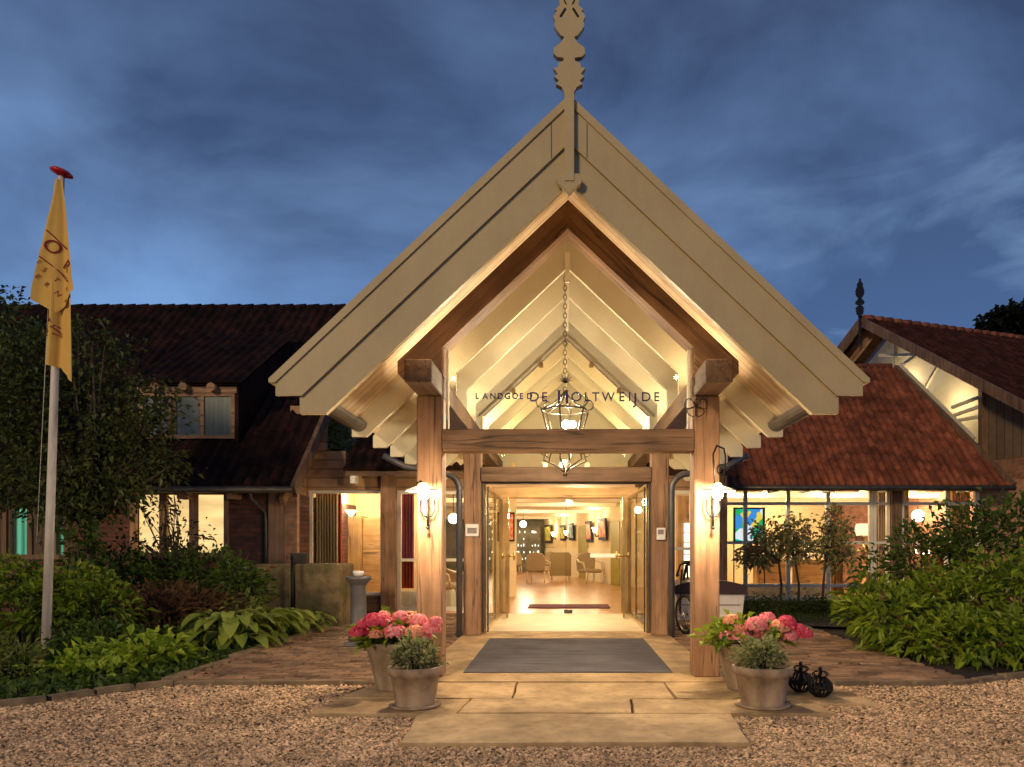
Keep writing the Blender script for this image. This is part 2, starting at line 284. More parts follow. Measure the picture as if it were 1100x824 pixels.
def leafmat(name, c1, c2, trans=.35):
    m, nt, b, o = newmat(name); n = nt.nodes; l = nt.links
    g = n.new('ShaderNodeNewGeometry'); r = n.new('ShaderNodeValToRGB'); l.new(g.outputs['Random Per Island'], r.inputs[0])
    r.color_ramp.elements[0].color = (*c1, 1); r.color_ramp.elements[1].color = (*c2, 1)
    l.new(r.outputs[0], b.inputs['Base Color']); b.inputs['Roughness'].default_value = .5; b.inputs['Specular IOR Level'].default_value = .35
    t = n.new('ShaderNodeBsdfTranslucent'); l.new(r.outputs[0], t.inputs[0])
    mx = n.new('ShaderNodeMixShader'); mx.inputs[0].default_value = trans; l.new(b.outputs[0], mx.inputs[1]); l.new(t.outputs[0], mx.inputs[2]); l.new(mx.outputs[0], o.inputs[0])
leafmat('leaf_tree', (.025, .04, .008), (.15, .17, .045)); leafmat('leaf_green', (.07, .13, .008), (.28, .36, .03))
leafmat('leaf_dark', (.025, .055, .008), (.11, .17, .025)); leafmat('leaf_lime', (.18, .28, .015), (.40, .50, .05))
leafmat('leaf_hosta', (.16, .23, .03), (.38, .42, .08)); leafmat('leaf_silver', (.10, .14, .04), (.38, .38, .18))
leafmat('leaf_maple', (.03, .02, .01), (.07, .07, .025)); leafmat('leaf_red', (.08, .035, .02), (.17, .09, .04)); leafmat('leaf_lav', (.10, .13, .02), (.26, .30, .07))
leafmat('leaf_box', (.03, .05, .01), (.08, .11, .02)); leafmat('leaf_std', (.14, .15, .05), (.42, .38, .15)); leafmat('petal_rust', (.22, .11, .06), (.38, .22, .12))
leafmat('petal_pink', (.85, .20, .26), (.92, .48, .46)); leafmat('petal_peach', (.85, .34, .20), (.9, .55, .36)); leafmat('petal_magenta', (.65, .04, .12), (.8, .15, .22))
leafmat('leaf_black', (.006, .01, .004), (.015, .02, .008))

# ------------------------------------------------------------------ mesh builder
ORG = {}
class MB:
    def __init__(s): s.v = []; s.f = []; s.sm = []
    def add(s, vs, fs, smooth=False):
        b = len(s.v); s.v += [tuple(map(float, v)) for v in vs]; s.f += [tuple(i+b for i in f) for f in fs]; s.sm += [smooth]*len(fs); return s
    def box(s, x0, x1, y0, y1, z0, z1, bev=0):
        if x0 > x1: x0, x1 = x1, x0
        if y0 > y1: y0, y1 = y1, y0
        if z0 > z1: z0, z1 = z1, z0
        if bev:
            bm = bmesh.new(); bmesh.ops.create_cube(bm, size=1)
            for v in bm.verts: v.co = Vector(((x0+x1)/2+v.co.x*(x1-x0), (y0+y1)/2+v.co.y*(y1-y0), (z0+z1)/2+v.co.z*(z1-z0)))
            bmesh.ops.bevel(bm, geom=bm.edges[:], offset=bev, segments=1, affect='EDGES')
            bm.verts.index_update(); s.add([v.co[:] for v in bm.verts], [[v.index for v in f.verts] for f in bm.faces]); bm.free(); return s
        vs = [(x, y, z) for z in (z0, z1) for y in (y0, y1) for x in (x0, x1)]
        return s.add(vs, [(0, 2, 3, 1), (4, 5, 7, 6), (0, 1, 5, 4), (2, 6, 7, 3), (0, 4, 6, 2), (1, 3, 7, 5)])
    def extr(s, pts, d):
        """solid from a planar polygon extruded by vector d"""
        n = len(pts); d = Vector(d); a = [Vector(p) for p in pts]; b = [p+d for p in a]
        return s.add([p[:] for p in a+b], [tuple(range(n))[::-1], tuple(range(n, 2*n))]+[(i, (i+1) % n, n+(i+1) % n, n+i) for i in range(n)])
    def xz(s, poly, y0, y1): return s.extr([(p[0], y0, p[1]) for p in poly], (0, y1-y0, 0))
    def xy(s, poly, z0, z1): return s.extr([(p[0], p[1], z0) for p in poly], (0, 0, z1-z0))
    def bar(s, a, b, w, h, up=(0, 0, 1)):
        a = Vector(a); b = Vector(b); d = (b-a).normalized(); u = Vector(up)
        if abs(d.dot(u)) > .98: u = Vector((0, 1, 0))
        r = d.cross(u).normalized(); u = r.cross(d)
        q = [a+r*w/2*i+u*h/2*j for i, j in ((-1, -1), (1, -1), (1, 1), (-1, 1))]
        return s.extr(q, b-a)
    def tube(s, path, r, n=8, closed=False):
        P = [Vector(p) for p in path]; m = len(P); rs = r if isinstance(r, (list, tuple)) else [r]*m
        vs = []; fs = []; prev = None
        for i, p in enumerate(P):
            if closed: t = (P[(i+1) % m]-P[i-1]).normalized()
            else: t = (P[min(i+1, m-1)]-P[max(i-1, 0)]).normalized()
            if prev is None:
                u = Vector((0, 0, 1)) if abs(t.z) < .9 else Vector((1, 0, 0)); u = (u-t*u.dot(t)).normalized()
            else: u = (prev-t*prev.dot(t)).normalized()
            prev = u; vv = t.cross(u)
            for k in range(n):
                a = 2*PI*k/n; vs.append((p+(u*math.cos(a)+vv*math.sin(a))*rs[i])[:])
        for i in range(m if closed else m-1):
            j = (i+1) % m
            for k in range(n): fs.append((i*n+k, i*n+(k+1) % n, j*n+(k+1) % n, j*n+k))
        s.add(vs, fs, True)
        if not closed: b = len(s.v)-len(vs); s.f += [tuple(b+k for k in range(n))[::-1], tuple(b+(m-1)*n+k for k in range(n))]; s.sm += [False]*2
        return s
    def lathe(s, prof, c, n=24, sq=1):
        vs = []; fs = []; m = len(prof)
        for r, z in prof:
            for k in range(n):
                a = 2*PI*k/n; vs.append((c[0]+r*math.cos(a), c[1]+r*math.sin(a)*sq, c[2]+z))
        for i in range(m-1):
            for k in range(n): fs.append((i*n+k, i*n+(k+1) % n, (i+1)*n+(k+1) % n, (i+1)*n+k))
        s.add(vs, fs, True)
        b = len(s.v)-len(vs); s.f += [tuple(b+k for k in range(n))[::-1], tuple(b+(m-1)*n+k for k in range(n))]; s.sm += [False]*2
        return s
    def ball(s, c, r, n=12, sz=1):
        k = n//2
        return s.lathe([(max(r*math.sin(PI*i/k), .0005), -r*math.cos(PI*i/k)*sz) for i in range(k+1)], c, n)
    def build(s, name, mat, parent=None, smooth=None):
        org = ORG.get(parent.name, Vector((0, 0, 0))) if parent else Vector((0, 0, 0))
        me = bpy.data.meshes.new(name); me.from_pydata([(v[0]-org.x, v[1]-org.y, v[2]-org.z) for v in s.v], [], s.f)
        me.materials.append(M[mat]); o = bpy.data.objects.new(name, me); COL.objects.link(o)
        me.polygons.foreach_set('use_smooth', s.sm if smooth is None else [smooth]*len(s.f))
        if parent: o.parent = parent; ORG[o.name] = org
        return o
def tag(o, label=None, cat=None, group=None, kind=None):
    if label: o['label'] = label
    if cat: o['category'] = cat
    if group: o['group'] = group
    if kind: o['kind'] = kind
    return o
def thing(name, loc, label, cat, group=None):
    o = bpy.data.objects.new(name, None); COL.objects.link(o); o.location = loc; o.empty_display_size = .2
    ORG[o.name] = Vector(loc); return tag(o, label, cat, group)
def copy_thing(root, loc, rotz=0, label=None, scale=1):
    def cp(o, par):
        c = o.copy(); COL.objects.link(c)
        if par: c.parent = par
        for ch in [x for x in SC.objects if x.parent == o]: cp(ch, c)
        return c
    r = cp(root, None); r.location = loc; r.rotation_euler = (0, 0, rotz); r.scale = (scale,)*3
    if label: r['label'] = label
    return r
def struct(o): o['kind'] = 'structure'; return o

def npmesh(name, V, F, mat, parent=None, smooth=False):
    org = ORG.get(parent.name, Vector((0, 0, 0))) if parent else Vector((0, 0, 0))
    V = np.asarray(V, np.float32)-np.array(org[:], np.float32); F = np.asarray(F, np.int32)
    me = bpy.data.meshes.new(name); nf, k = F.shape
    me.vertices.add(len(V)); me.vertices.foreach_set('co', V.ravel())
    me.loops.add(nf*k); me.loops.foreach_set('vertex_index', F.ravel())
    me.polygons.add(nf); me.polygons.foreach_set('loop_start', np.arange(nf, dtype=np.int32)*k)
    me.polygons.foreach_set('use_smooth', np.full(nf, smooth))
    me.update(calc_edges=True); me.validate()
    me.materials.append(M[mat]); o = bpy.data.objects.new(name, me); COL.objects.link(o)
    if parent: o.parent = parent; ORG[o.name] = org
    return o
def norm(a): return a/np.maximum(np.linalg.norm(a, axis=1, keepdims=True), 1e-6)
def leaves(name, P, D, length, width, mat, parent=None, fold=.25, droop=.2, jit=.5):
    P = np.asarray(P, float); n = len(P); D = norm(np.asarray(D, float)+RNG.normal(0, jit, (n, 3)))
    up = np.tile([0, 0, 1.], (n, 1))+RNG.normal(0, .35, (n, 3)); S = norm(np.cross(D, up)); U = norm(np.cross(S, D))
    Ls = (length*RNG.uniform(.5, 1.35, n))[:, None]; W = Ls*width/length
    base = P; tip = P+D*Ls-np.array([0, 0, 1.])*Ls*droop; mid = P+D*Ls*.45
    l = mid+S*W*.5+U*W*fold; r = mid-S*W*.5+U*W*fold
    V = np.stack([base, l, tip, r], 1).reshape(-1, 3); i = np.arange(n)[:, None]*4
    F = np.concatenate([i+[[0, 2, 1]], i+[[0, 3, 2]]]).astype(int)
    return npmesh(name, V, F, mat, parent)
def clump_points(c, r, n_clump, per, spread, surf=.75, lower=-.6):
    """clusters of points over the shell of an ellipsoid"""
    c = np.array(c); r = np.array(r); d = norm(RNG.normal(0, 1, (n_clump*3, 3))); d = d[d[:, 2] > lower][:n_clump]
    k = len(d); rad = surf+(1-surf)*RNG.random(k)**.7; rad *= 1+.16*np.sin(d[:, 0]*7+d[:, 2]*5+c[0])
    C = c+d*r*rad[:, None]
    P = np.repeat(C, per, 0)+RNG.normal(0, spread, (k*per, 3)); D = np.repeat(d, per, 0)+np.array([0, 0, .15])
    return P, D

# ------------------------------------------------------------------ ground
g = MB(); g.add([(-300, -60, -.06), (300, -60, -.06), (300, 600, -.06), (-300, 600, -.06)], [(0, 1, 2, 3)])
struct(g.build('ground', 'soil'))
gb = MB(); gb.xy([(-12, -4), (14, -4), (14, 8.9), (5.6, 8.9), (4.3, 8.12), (-4.2, 8.12), (-4.72, 7.9), (-5.35, 7.0), (-12, 4.4)], -.056, -.024)
struct(gb.build('gravel_ground', 'gravel_base'))
# loose pebbles: one mass
def pebbles():
    n = 120000
    Y = 4.7+(RNG.random(n)**1.25)*4.2; X = RNG.uniform(-1, 1, n)*(.80*Y+.5)
    left = (X < -4.2) & (Y > 8.1+(X+4.2)*1.05); right = (X > 4.3) & (Y > 8.12+(X-4.3)*.5)
    slab = ((X > -1.2) & (X < 1.4) & (Y > 5.62) & (Y < 6.6)) | ((X > -2.2) & (X < 2.4) & (Y > 6.6) & (Y < 8)) | ((X > 2) & (X < 2.9) & (Y > 7.2))
    ok = ~(left | right | slab) & ~((Y > 8.13) & (X > -4.2) & (X < 4.3)); X = X[ok]; Y = Y[ok]; n = len(X)
    B = np.array([(1, 0, 0), (0, 1, 0), (-1, 0, 0), (0, -1, 0), (0, 0, 1), (0, 0, -1.)]); F0 = np.array([(0, 1, 4), (1, 2, 4), (2, 3, 4), (3, 0, 4)])
    s = RNG.uniform(.009, .023, (n, 1, 1)); sc = RNG.uniform(.6, 1.15, (n, 1, 3))*np.array([1.15, 1.0, .62])
    V = B[None]*s*sc; a = RNG.uniform(0, 2*PI, n); ca, sa = np.cos(a)[:, None], np.sin(a)[:, None]
    x = V[:, :, 0]*ca-V[:, :, 1]*sa; y = V[:, :, 0]*sa+V[:, :, 1]*ca; z = V[:, :, 2]+x*RNG.normal(0, .35, (n, 1))
    zc = RNG.uniform(-.022, -.010, (n, 1)); V = np.stack([x+X[:, None], y+Y[:, None], z+zc], 2).reshape(-1, 3)
    F = (np.arange(n)[:, None, None]*6+F0[None]).reshape(-1, 3)
    return npmesh('gravel', V, F, 'pebble')
tag(pebbles(), 'loose beige gravel spread over the forecourt', 'gravel', kind='stuff')

# brick paving, each brick laid with slight unevenness
def paving(name, inside, x0, x1, y0, y1):
    m = MB(); bw, bh = .27, .115; row = 0; y = y0
    V = []; F = []
    while y < y1:
        x = x0-(row % 2)*bw*.5-random.random()*.05
        while x < x1:
            cx, cy = x+bw/2, y+bh/2
            if inside(cx, cy):
                z = random.uniform(-.006, .008); t = random.gauss(0, .012); t2 = random.gauss(0, .02)
                ww = bw/2-.007+random.uniform(-.006, .002); hh = bh/2-.006; b = len(V); rz = random.gauss(0, .02)
                for (dx, dy) in ((-1, -1), (1, -1), (1, 1), (-1, 1)):
                    V.append((cx+dx*ww-dy*hh*rz, cy+dy*hh+dx*ww*rz, .0+z+dx*ww*t+dy*hh*t2))
                for (dx, dy) in ((-1, -1), (1, -1), (1, 1), (-1, 1)): V.append((cx+dx*(ww+.006), cy+dy*(hh+.005), -.03))
                F += [(b, b+1, b+2, b+3), (b, b+4, b+5, b+1), (b+1, b+5, b+6, b+2), (b+2, b+6, b+7, b+3), (b+3, b+7, b+4, b)]
            x += bw
        y += bh; row += 1
    return struct(npmesh(name, V, F, 'paver'))
paving('brick_paving', lambda x, y: (x < -1.46 and x > -4.35-.03*(y-8)) and y < 16.3, -4.8, -1.4, 8.22, 16.4)
paving('brick_paving', lambda x, y: (x > 1.62 and x < 4.6+.25*(14-y)*(y < 14)*0+.0) and (y < 16.3 or x > 3.6) and not (x > 3.3 and y > 14.6), 1.55, 4.9, 8.22, 16.4)
# kerb stones
def kerb(name, pts):
    m = MB()
    for (a, b) in zip(pts[:-1], pts[1:]):
        a = Vector(a); b = Vector(b); d = (b-a).normalized(); nrm = Vector((-d.y, d.x)); h = random.uniform(.02, .045); wd = random.uniform(.055, .075)
        a2 = a+d*.012; b2 = b-d*.012
        q = [a2-nrm*wd, b2-nrm*wd, b2+nrm*wd, a2+nrm*wd]; b0 = [(p.x, p.y, -.05) for p in q]; t = [((p.x*.94+((a2+b2)/2).x*.06), (p.y*.94+((a2+b2)/2).y*.06), h+random.uniform(-.008, .008)) for p in q]
        m.add(b0+t, [(4, 5, 6, 7), (0, 1, 5, 4), (1, 2, 6, 5), (2, 3, 7, 6), (3, 0, 4, 7)])
    return struct(m.build(name, 'kerb'))
kp = [(-7.4, 6.25), (-6.8, 6.42), (-6.3, 6.6), (-5.85, 6.8), (-5.4, 7.05), (-5.08, 7.35), (-4.85, 7.7), (-4.6, 8.0), (-4.25, 8.17), (-3.8, 8.18), (-3.3, 8.17), (-2.8, 8.18), (-2.4, 8.17), (-1.95, 8.16)]
kerb('kerb', kp)
kerb('kerb', [(-4.42, 8.3+i*.55) for i in range(15)])
kerb('kerb', [(2.95, 8.14), (3.35, 8.13), (3.8, 8.1), (4.2, 8.15), (4.6, 8.3), (5.0, 8.5), (5.5, 8.7), (6.0, 8.85), (6.6, 8.95), (7.3, 9.0)])
# flagstones
def slab(name, poly, z, mat='sandstone'):
    m = MB(); c = Vector((sum(p[0] for p in poly)/len(poly), sum(p[1] for p in poly)/len(poly))); n = len(poly)
    P = []
    for i in range(n):
        a = Vector(poly[i]); b = Vector(poly[(i+1) % n])
        for k in range(5): q = a.lerp(b, k/5); P.append(q+Vector((random.gauss(0, .004), random.gauss(0, .004))))
    n = len(P); top = [((p.x-c.x)*.994+c.x, (p.y-c.y)*.985+c.y, z) for p in P]; mid = [(p.x, p.y, z-.012) for p in P]; bot = [(p.x, p.y, -.055) for p in P]
    m.add(top+mid+bot, [tuple(range(n))]+[(i, n+i, n+(i+1) % n, (i+1) % n) for i in range(n)]+[(n+i, 2*n+i, 2*n+(i+1) % n, n+(i+1) % n) for i in range(n)])
    return struct(m.build(name, mat))
slab('flagstone', [(-1.22, 5.6), (.1, 5.62), (1.42, 5.62), (1.5, 6.6), (.0, 6.6), (-1.28, 6.6)], .02)
slab('flagstone', [(-2.26, 6.63), (-.95, 6.63), (-.9, 7.25), (-2.2, 7.3)], .012)
slab('flagstone', [(-.93, 6.63), (.62, 6.63), (.66, 7.25), (-.88, 7.25)], .02)
slab('flagstone', [(.64, 6.63), (2.42, 6.63), (2.4, 7.2), (.68, 7.25)], .016)
slab('flagstone', [(-2.2, 7.32), (-.5, 7.27), (-.5, 8.12), (-2.0, 8.1)], .018)
slab('flagstone', [(-.48, 7.27), (1.1, 7.27), (1.1, 8.12), (-.48, 8.12)], .015)
slab('flagstone', [(1.12, 7.27), (1.98, 7.23), (1.98, 8.1), (1.12, 8.12)], .019)
slab('flagstone', [(2.0, 7.1), (2.98, 7.0), (2.9, 8.05), (2.0, 8.1)], .01)
p = MB(); p.xy([(-1.68, 8.14), (1.8, 8.14), (1.78, 12.9), (-1.66, 12.9)], -.05, .025); struct(p.build('porch_paving', 'sandstone'))
# ------------------------------------------------------------------ doormat
mt = MB(); mt.box(-1.155, 1.29, 8.68, 11.85, .0255, .04, .005); mo = mt.build('doormat', 'doormat')
tag(mo, 'large grey ribbed entrance mat on the sandstone porch floor', 'doormat')
mt = MB(); mt.box(-.83, 1.15, 17.75, 18.8, .022, .045, .006); tag(mt.build('doormat', 'purple_mat'), 'dark purple mat on the glossy floor inside the open doorway', 'doormat')

# ------------------------------------------------------------------ entrance canopy
CX = .066; K = .945
can = thing('entrance_canopy', (CX, 8.4, 0), 'gabled timber entrance canopy with cream rafter frames and oak posts', 'entrance canopy')
def mir(poly): return [(CX+a, b) for a, b in poly], [(CX-a, b) for a, b in poly][::-1]
def chev(top, bot, wt, zb, wb):
    """full chevron board polygon: top/bottom apex heights, tip half width and cut height"""
    R = [(0, top), (wt, top-K*wt), (wt, zb), (wb, zb), (0, bot)]
    return [(CX+a, b) for a, b in R]+[(CX-a, b) for a, b in R[1:-1]][::-1]
def half(poly, s): return [(CX+s*a, b) for a, b in poly]
# posts
for s in (-1, 1):
    for y, nm in ((8.39, 0), (12.37, 0)):
        m = MB(); m.box(CX+s*1.42, CX+s*1.708, y, y+.29, .025, 3.2, .012); m.build('post', 'oak_z', can)
    m = MB(); m.box(CX+s*1.418, CX+s*1.70, 7.7, 16.9, 3.2, 3.44, .01); m.build('wall_plate', 'dark_oak_y', can)
# tie beams
for y in (8.36, 12.34):
    m = MB(); m.box(CX-1.418, CX+1.418, y, y+.26, 2.572, 2.82, .012); m.build('tie_beam', 'beam_oak', can)
# main truss
for s, mt_ in ((-1, 'dark_oak_l'), (1, 'dark_oak_r')):
    m = MB(); m.xz(half([(0, 5.40), (1.92, 5.40-K*1.92), (1.92, 3.445), (1.42, 3.445), (1.42, 3.74), (0, 5.08)], s), 8.38, 8.70); m.build('truss_rafter', mt_, can)
# rafter frames
fr = [(0, 5.665), (2.75, 5.665-K*2.75), (2.75, 2.9), (2.57, 2.9), (1.72, 5.33-K*1.72), (1.72, 3.445), (1.42, 3.445), (1.42, 3.72), (0, 5.06)]
for i in range(7):
    y = 9.5+1.06*i
    for s in (-1, 1):
        m = MB(); m.xz(half(fr, s), y, y+.07); m.build('rafter_frame', 'cream', can)
    m = MB(); m.box(CX-.03, CX+.03, y-.03, y-.004, 4.86, 5.24); m.build('ridge_block', 'white_paint', can)
# barge boards
m = MB(); m.xz(chev(5.73, 5.35, 2.80, 2.937, 2.553), 7.10, 7.128); m.build('barge_board', 'cream_front', can)
m = MB(); m.xz(chev(5.37, 4.97, 2.58, 2.77, 2.33), 7.13, 7.20); m.build('barge_board', 'cream_front', can)
m = MB(); m.xz(chev(5.80, 5.705, 2.86, 3.06, 2.80), 7.08, 7.30); m.build('verge_trim', 'cream_front', can)
for s in (-1, 1):
    m = MB(); x_ = CX+s*.17; m.box(x_-.004, x_+.004, 7.097, 7.101, 5.36-K*.17, 5.69-K*.17); m.build('board_joint', 'gutter', can)
# roof
for s in (-1, 1):
    m = MB(); m.xz(half([(0, 5.73), (2.72, 5.73-K*2.72), (2.72, 5.668-K*2.72), (0, 5.668)], s), 7.16, 21); m.build('soffit', 'soffit_boards', can)
    m = MB(); m.xz(half([(0, 5.805), (2.76, 5.805-K*2.76), (2.76, 5.735-K*2.76), (0, 5.735)], s), 7.31, 21); m.build('roof', 'tile_dark', can)
    # half round gutter
    m = MB(); pr = []
    for k in range(9): a = PI+PI*k/8; pr.append((CX+s*2.66+.11*math.cos(a), 3.07+.11*math.sin(a)))
    for k in range(8, -1, -1): a = PI+PI*k/8; pr.append((CX+s*2.66+.10*math.cos(a), 3.07+.10*math.sin(a)))
    m.xz(pr, 7.75, 9.49); m.build('gutter', 'gutter', can)
m = MB(); m.xz([(CX-2.4, 2.95), (CX+2.4, 2.95), (CX+2.4, 5.66-K*2.4), (CX, 5.66), (CX-2.4, 5.66-K*2.4)], 16.95, 17.1); m.build('end_gable', 'cream', can)
# king post with heart pendant
m = MB(); m.box(CX-.045, CX+.045, 7.02, 7.098, 4.95, 5.82)
h = [(0, 4.83), (.05, 4.89), (.11, 4.93), (.125, 4.98), (.09, 5.02), (.045, 5.02)]
m.xz([(CX+a, b) for a, b in h]+[(CX-a, b) for a, b in h[1:]][::-1], 7.03, 7.095); m.build('king_post', 'cream_front', can)
# finial
fin = [(4, 110), (6, 103), (8, 99), (14, 96), (11, 92), (16, 88), (12, 85), (17, 79), (12, 78), (12, 74), (6, 71), (6, 68), (13, 67), (17, 63), (16, 57), (9, 52), (5, 46), (9, 44), (13, 39), (16, 34), (15, 29), (17, 24), (13, 18), (15, 17), (10, 12), (11, 4), (8, -2), (4, -4), (3, -12), (.5, -16)]
sF = 112
def finial(m, cx, y, sc, zc, yref):
    R = [(a/sc, zc+(yref-b)/sc) for a, b in fin]
    m.xz([(cx+a, b) for a, b in R]+[(cx-a, b) for a, b in R][::-1], y, y+.06)
m = MB(); finial(m, CX, 7.06, 112, 1.5, 587); fo = m.build('finial', 'cream_front', can)
m = MB()
for s in (-1, 1):
    m.bar((CX+s*.035, 7.057, 6.60), (CX+s*.085, 7.057, 6.52), .02, .006, up=(0, 1, 0)); m.tube([(CX+s*.028, 7.056, 6.72), (CX+s*.05, 7.056, 6.68), (CX+s*.03, 7.056, 6.64)], .006)
m.build('carving', 'iron', fo)
# glass gables
m = MB(); m.xz([(CX-1.36, 2.825), (CX+1.36, 2.825), (CX+1.36, 5.05-K*1.36), (CX, 5.05), (CX-1.36, 5.05-K*1.36)], 8.50, 8.512); gg = m.build('glass_gable', 'glass', can)
for s in (-1, 1):
    m = MB(); m.box(CX+s*1.36, CX+s*1.385, 8.47, 8.53, 2.825, 3.74); m.build('glazing_frame', 'white_paint', gg)
m = MB(); m.xz([(CX-1.36, 2.825), (CX+1.36, 2.825), (CX+1.36, 4.98-K*1.36), (CX, 4.98), (CX-1.36, 4.98-K*1.36)], 12.47, 12.482); g2 = m.build('inner_glass_gable', 'glass_tint', can)
for s in (-1, 1):
    m = MB(); m.bar((CX, 12.47, 4.98), (CX+s*1.38, 12.47, 4.98-K*1.38), .03, .022); m.build('glass_edge_strip', 'sign_grey', g2)
for s in (-1, 1):
    for wv, zc in ((.42, 4.93-K*.42), (.88, 4.93-K*.88), (.351, 2.86), (.9, 2.86)):
        m = MB(); m.box(CX+s*wv-.035, CX+s*wv+.035, 12.43, 12.5, zc-.035, zc+.035); m.build('glass_clamp', 'brass', g2)
# lettering
def text_mb(m, s, size, loc, sx=1, depth=.006, offset=0.0, warp=None):
    cu = bpy.data.curves.new('t', 'FONT'); cu.body = s; cu.size = size; cu.extrude = depth; cu.offset = offset; cu.align_x = 'LEFT'
    o = bpy.data.objects.new('t', cu); COL.objects.link(o); bpy.context.view_layer.update()
    dg = bpy.context.evaluated_depsgraph_get(); me = o.evaluated_get(dg).to_mesh()
    vs = [(v.co.x*sx, v.co.y, v.co.z) for v in me.vertices]; wmax = max([v[0] for v in vs] or [0])
    P = [(loc[0]+a, loc[1]-c, loc[2]+b) for a, b, c in vs]
    if warp: P = [warp(q) for q in P]
    m.add(P, [tuple(p.vertices) for p in me.polygons]); o.evaluated_get(dg).to_mesh_clear(); bpy.data.objects.remove(o); bpy.data.curves.remove(cu)
    return wmax
Yt = 8.485; st = 800/Yt
def tx(px): return (px-604)/st
def tz(py): return 1.5+(587-py)/st
m = MB()
for i, c in enumerate('LANDGOED'): text_mb(m, c, .094, (tx(510.5+i*7.9), Yt, tz(428.5)), sx=.95, offset=.002)
m.build('small_lettering', 'navy_ink', gg)
m = MB(); base = tz(431)
def serif(m, x0, x1, z): m.box(x0, x1, Yt-.006, Yt+.006, z, z+.008)
xs = {'D': 568.5, 'E': 581.5, 'H': 596.5, 'O': 613, 'L': 627.5, 'T': 636, 'W': 646.5, 'E2': 664.5, 'I': 674.5, 'J': 680.5, 'D2': 688.5, 'E3': 702}
for k, c in xs.items():
    if k == 'H':
        for px in (599.5, 608):
            x_ = tx(px+1); m.xz([(x_-.012, base-.035), (x_+.014, base-.03), (x_+.012, base+.125), (x_-.014, base+.115)], Yt-.006, Yt+.006); serif(m, x_-.026, x_+.022, base+.115)
        m.box(tx(600.5), tx(609), Yt-.006, Yt+.006, base+.052, base+.06)
        continue
    sz = .148; z_ = base; ch = k[0]
    if ch == 'J': z_ = base-.03
    wd = text_mb(m, ch, sz if ch != 'J' else .178, (tx(c), Yt, z_), sx=.95 if ch not in 'OD' else 1.05, offset=.0012)
m.build('large_lettering', 'navy_ink', gg)

# ------------------------------------------------------------------ glazed vestibule doors
ves = thing('glass_vestibule', (CX, 14.5, .02), 'glazed entrance vestibule with open glass doors behind the oak posts', 'vestibule')
# third frame
for s in (-1, 1):
    m = MB(); m.box(CX+s*1.25, CX+s*1.45, 16.38, 16.62, .02, 2.79, .01); m.build('door_post', 'honey_z', ves)
m = MB(); m.box(CX-1.6, CX+1.6, 16.36, 16.64, 2.57, 2.80, .01); m.build('header', 'honey_x', ves)
# sliding panes set along the porch between inner posts and inner doorway
for s in (-1, 1):
    m = MB(); m.box(CX+s*1.37-.006, CX+s*1.37+.006, 12.7, 16.35, .09, 2.55); sp = m.build('side_pane', 'glass_tint', ves)
    m = MB(); m.box(CX+s*1.385-.02, CX+s*1.385+.02, 12.66, 16.36, .03, .09); m.box(CX+s*1.385-.02, CX+s*1.385+.02, 12.66, 16.36, 2.52, 2.57)
    m.box(CX+s*1.385-.02, CX+s*1.385+.02, 12.68, 12.72, .09, 2.52); m.box(CX+s*1.385-.02, CX+s*1.385+.02, 14.6, 14.64, .09, 2.52); m.build('pane_frame', 'brass', sp)
    # open leaf swung outward
    hx = CX+s*1.24; a = Vector((hx, 16.3, 0)); b = Vector((hx-s*.06, 15.1, 0))
    m = MB(); m.extr([(a.x, a.y, .06), (b.x, b.y, .06), (b.x, b.y, 2.5), (a.x, a.y, 2.5)], (.012, 0, 0)); lf = m.build('door_leaf', 'glass', ves)
    m = MB()
    for q in (a, b): m.box(q.x-.02, q.x+.02, q.y-.02, q.y+.02, .05, 2.5)
    m.build('leaf_rail', 'brass', lf)
    m = MB(); m.tube([(b.x, b.y+.05, 1.31), (b.x-s*.14, b.y+.05, 1.31)], .022); m.tube([(b.x-s*.14, b.y+.05, 1.22), (b.x-s*.14, b.y+.05, 1.4)], .022); m.tube([(b.x+s*.1, b.y+.05, 1.24), (b.x+s*.1, b.y+.05, 1.38)], .02); m.tube([(b.x, b.y+.05, 1.31), (b.x+s*.1, b.y+.05, 1.31)], .02)
    m.build('handle', 'brass', lf)
m = MB(); m.box(CX+.02, CX+1.24, 16.5, 16.512, .06, 2.52); lf = m.build('door_leaf', 'glass', ves)
m = MB(); m.box(CX+.55, CX+1.2, 16.44, 16.48, 1.25, 1.34, .01); m.build('push_bar', 'sign_white', lf)
m = MB(); m.box(CX-.03, CX+.16, 16.46, 16.53, .02, .1); m.build('floor_patch', 'gutter', lf)
m = MB(); m.box(CX+.012, CX+.02, 16.49, 16.52, .1, 2.52); m.build('pane_edge', 'glass_edge', lf)
# outer sliding door rails on the inner posts
m = MB()
for s in (-1, 1):
    m.box(CX+s*1.395-.018, CX+s*1.395+.018, 12.45, 12.49, .07, 2.57); m.box(CX+s*1.31-.012, CX+s*1.31+.012, 12.45, 12.49, .07, 2.5)
m.box(CX-1.41, CX+1.41, 12.44, 12.5, 2.54, 2.57); m.build('outer_door_rail', 'gutter', ves)

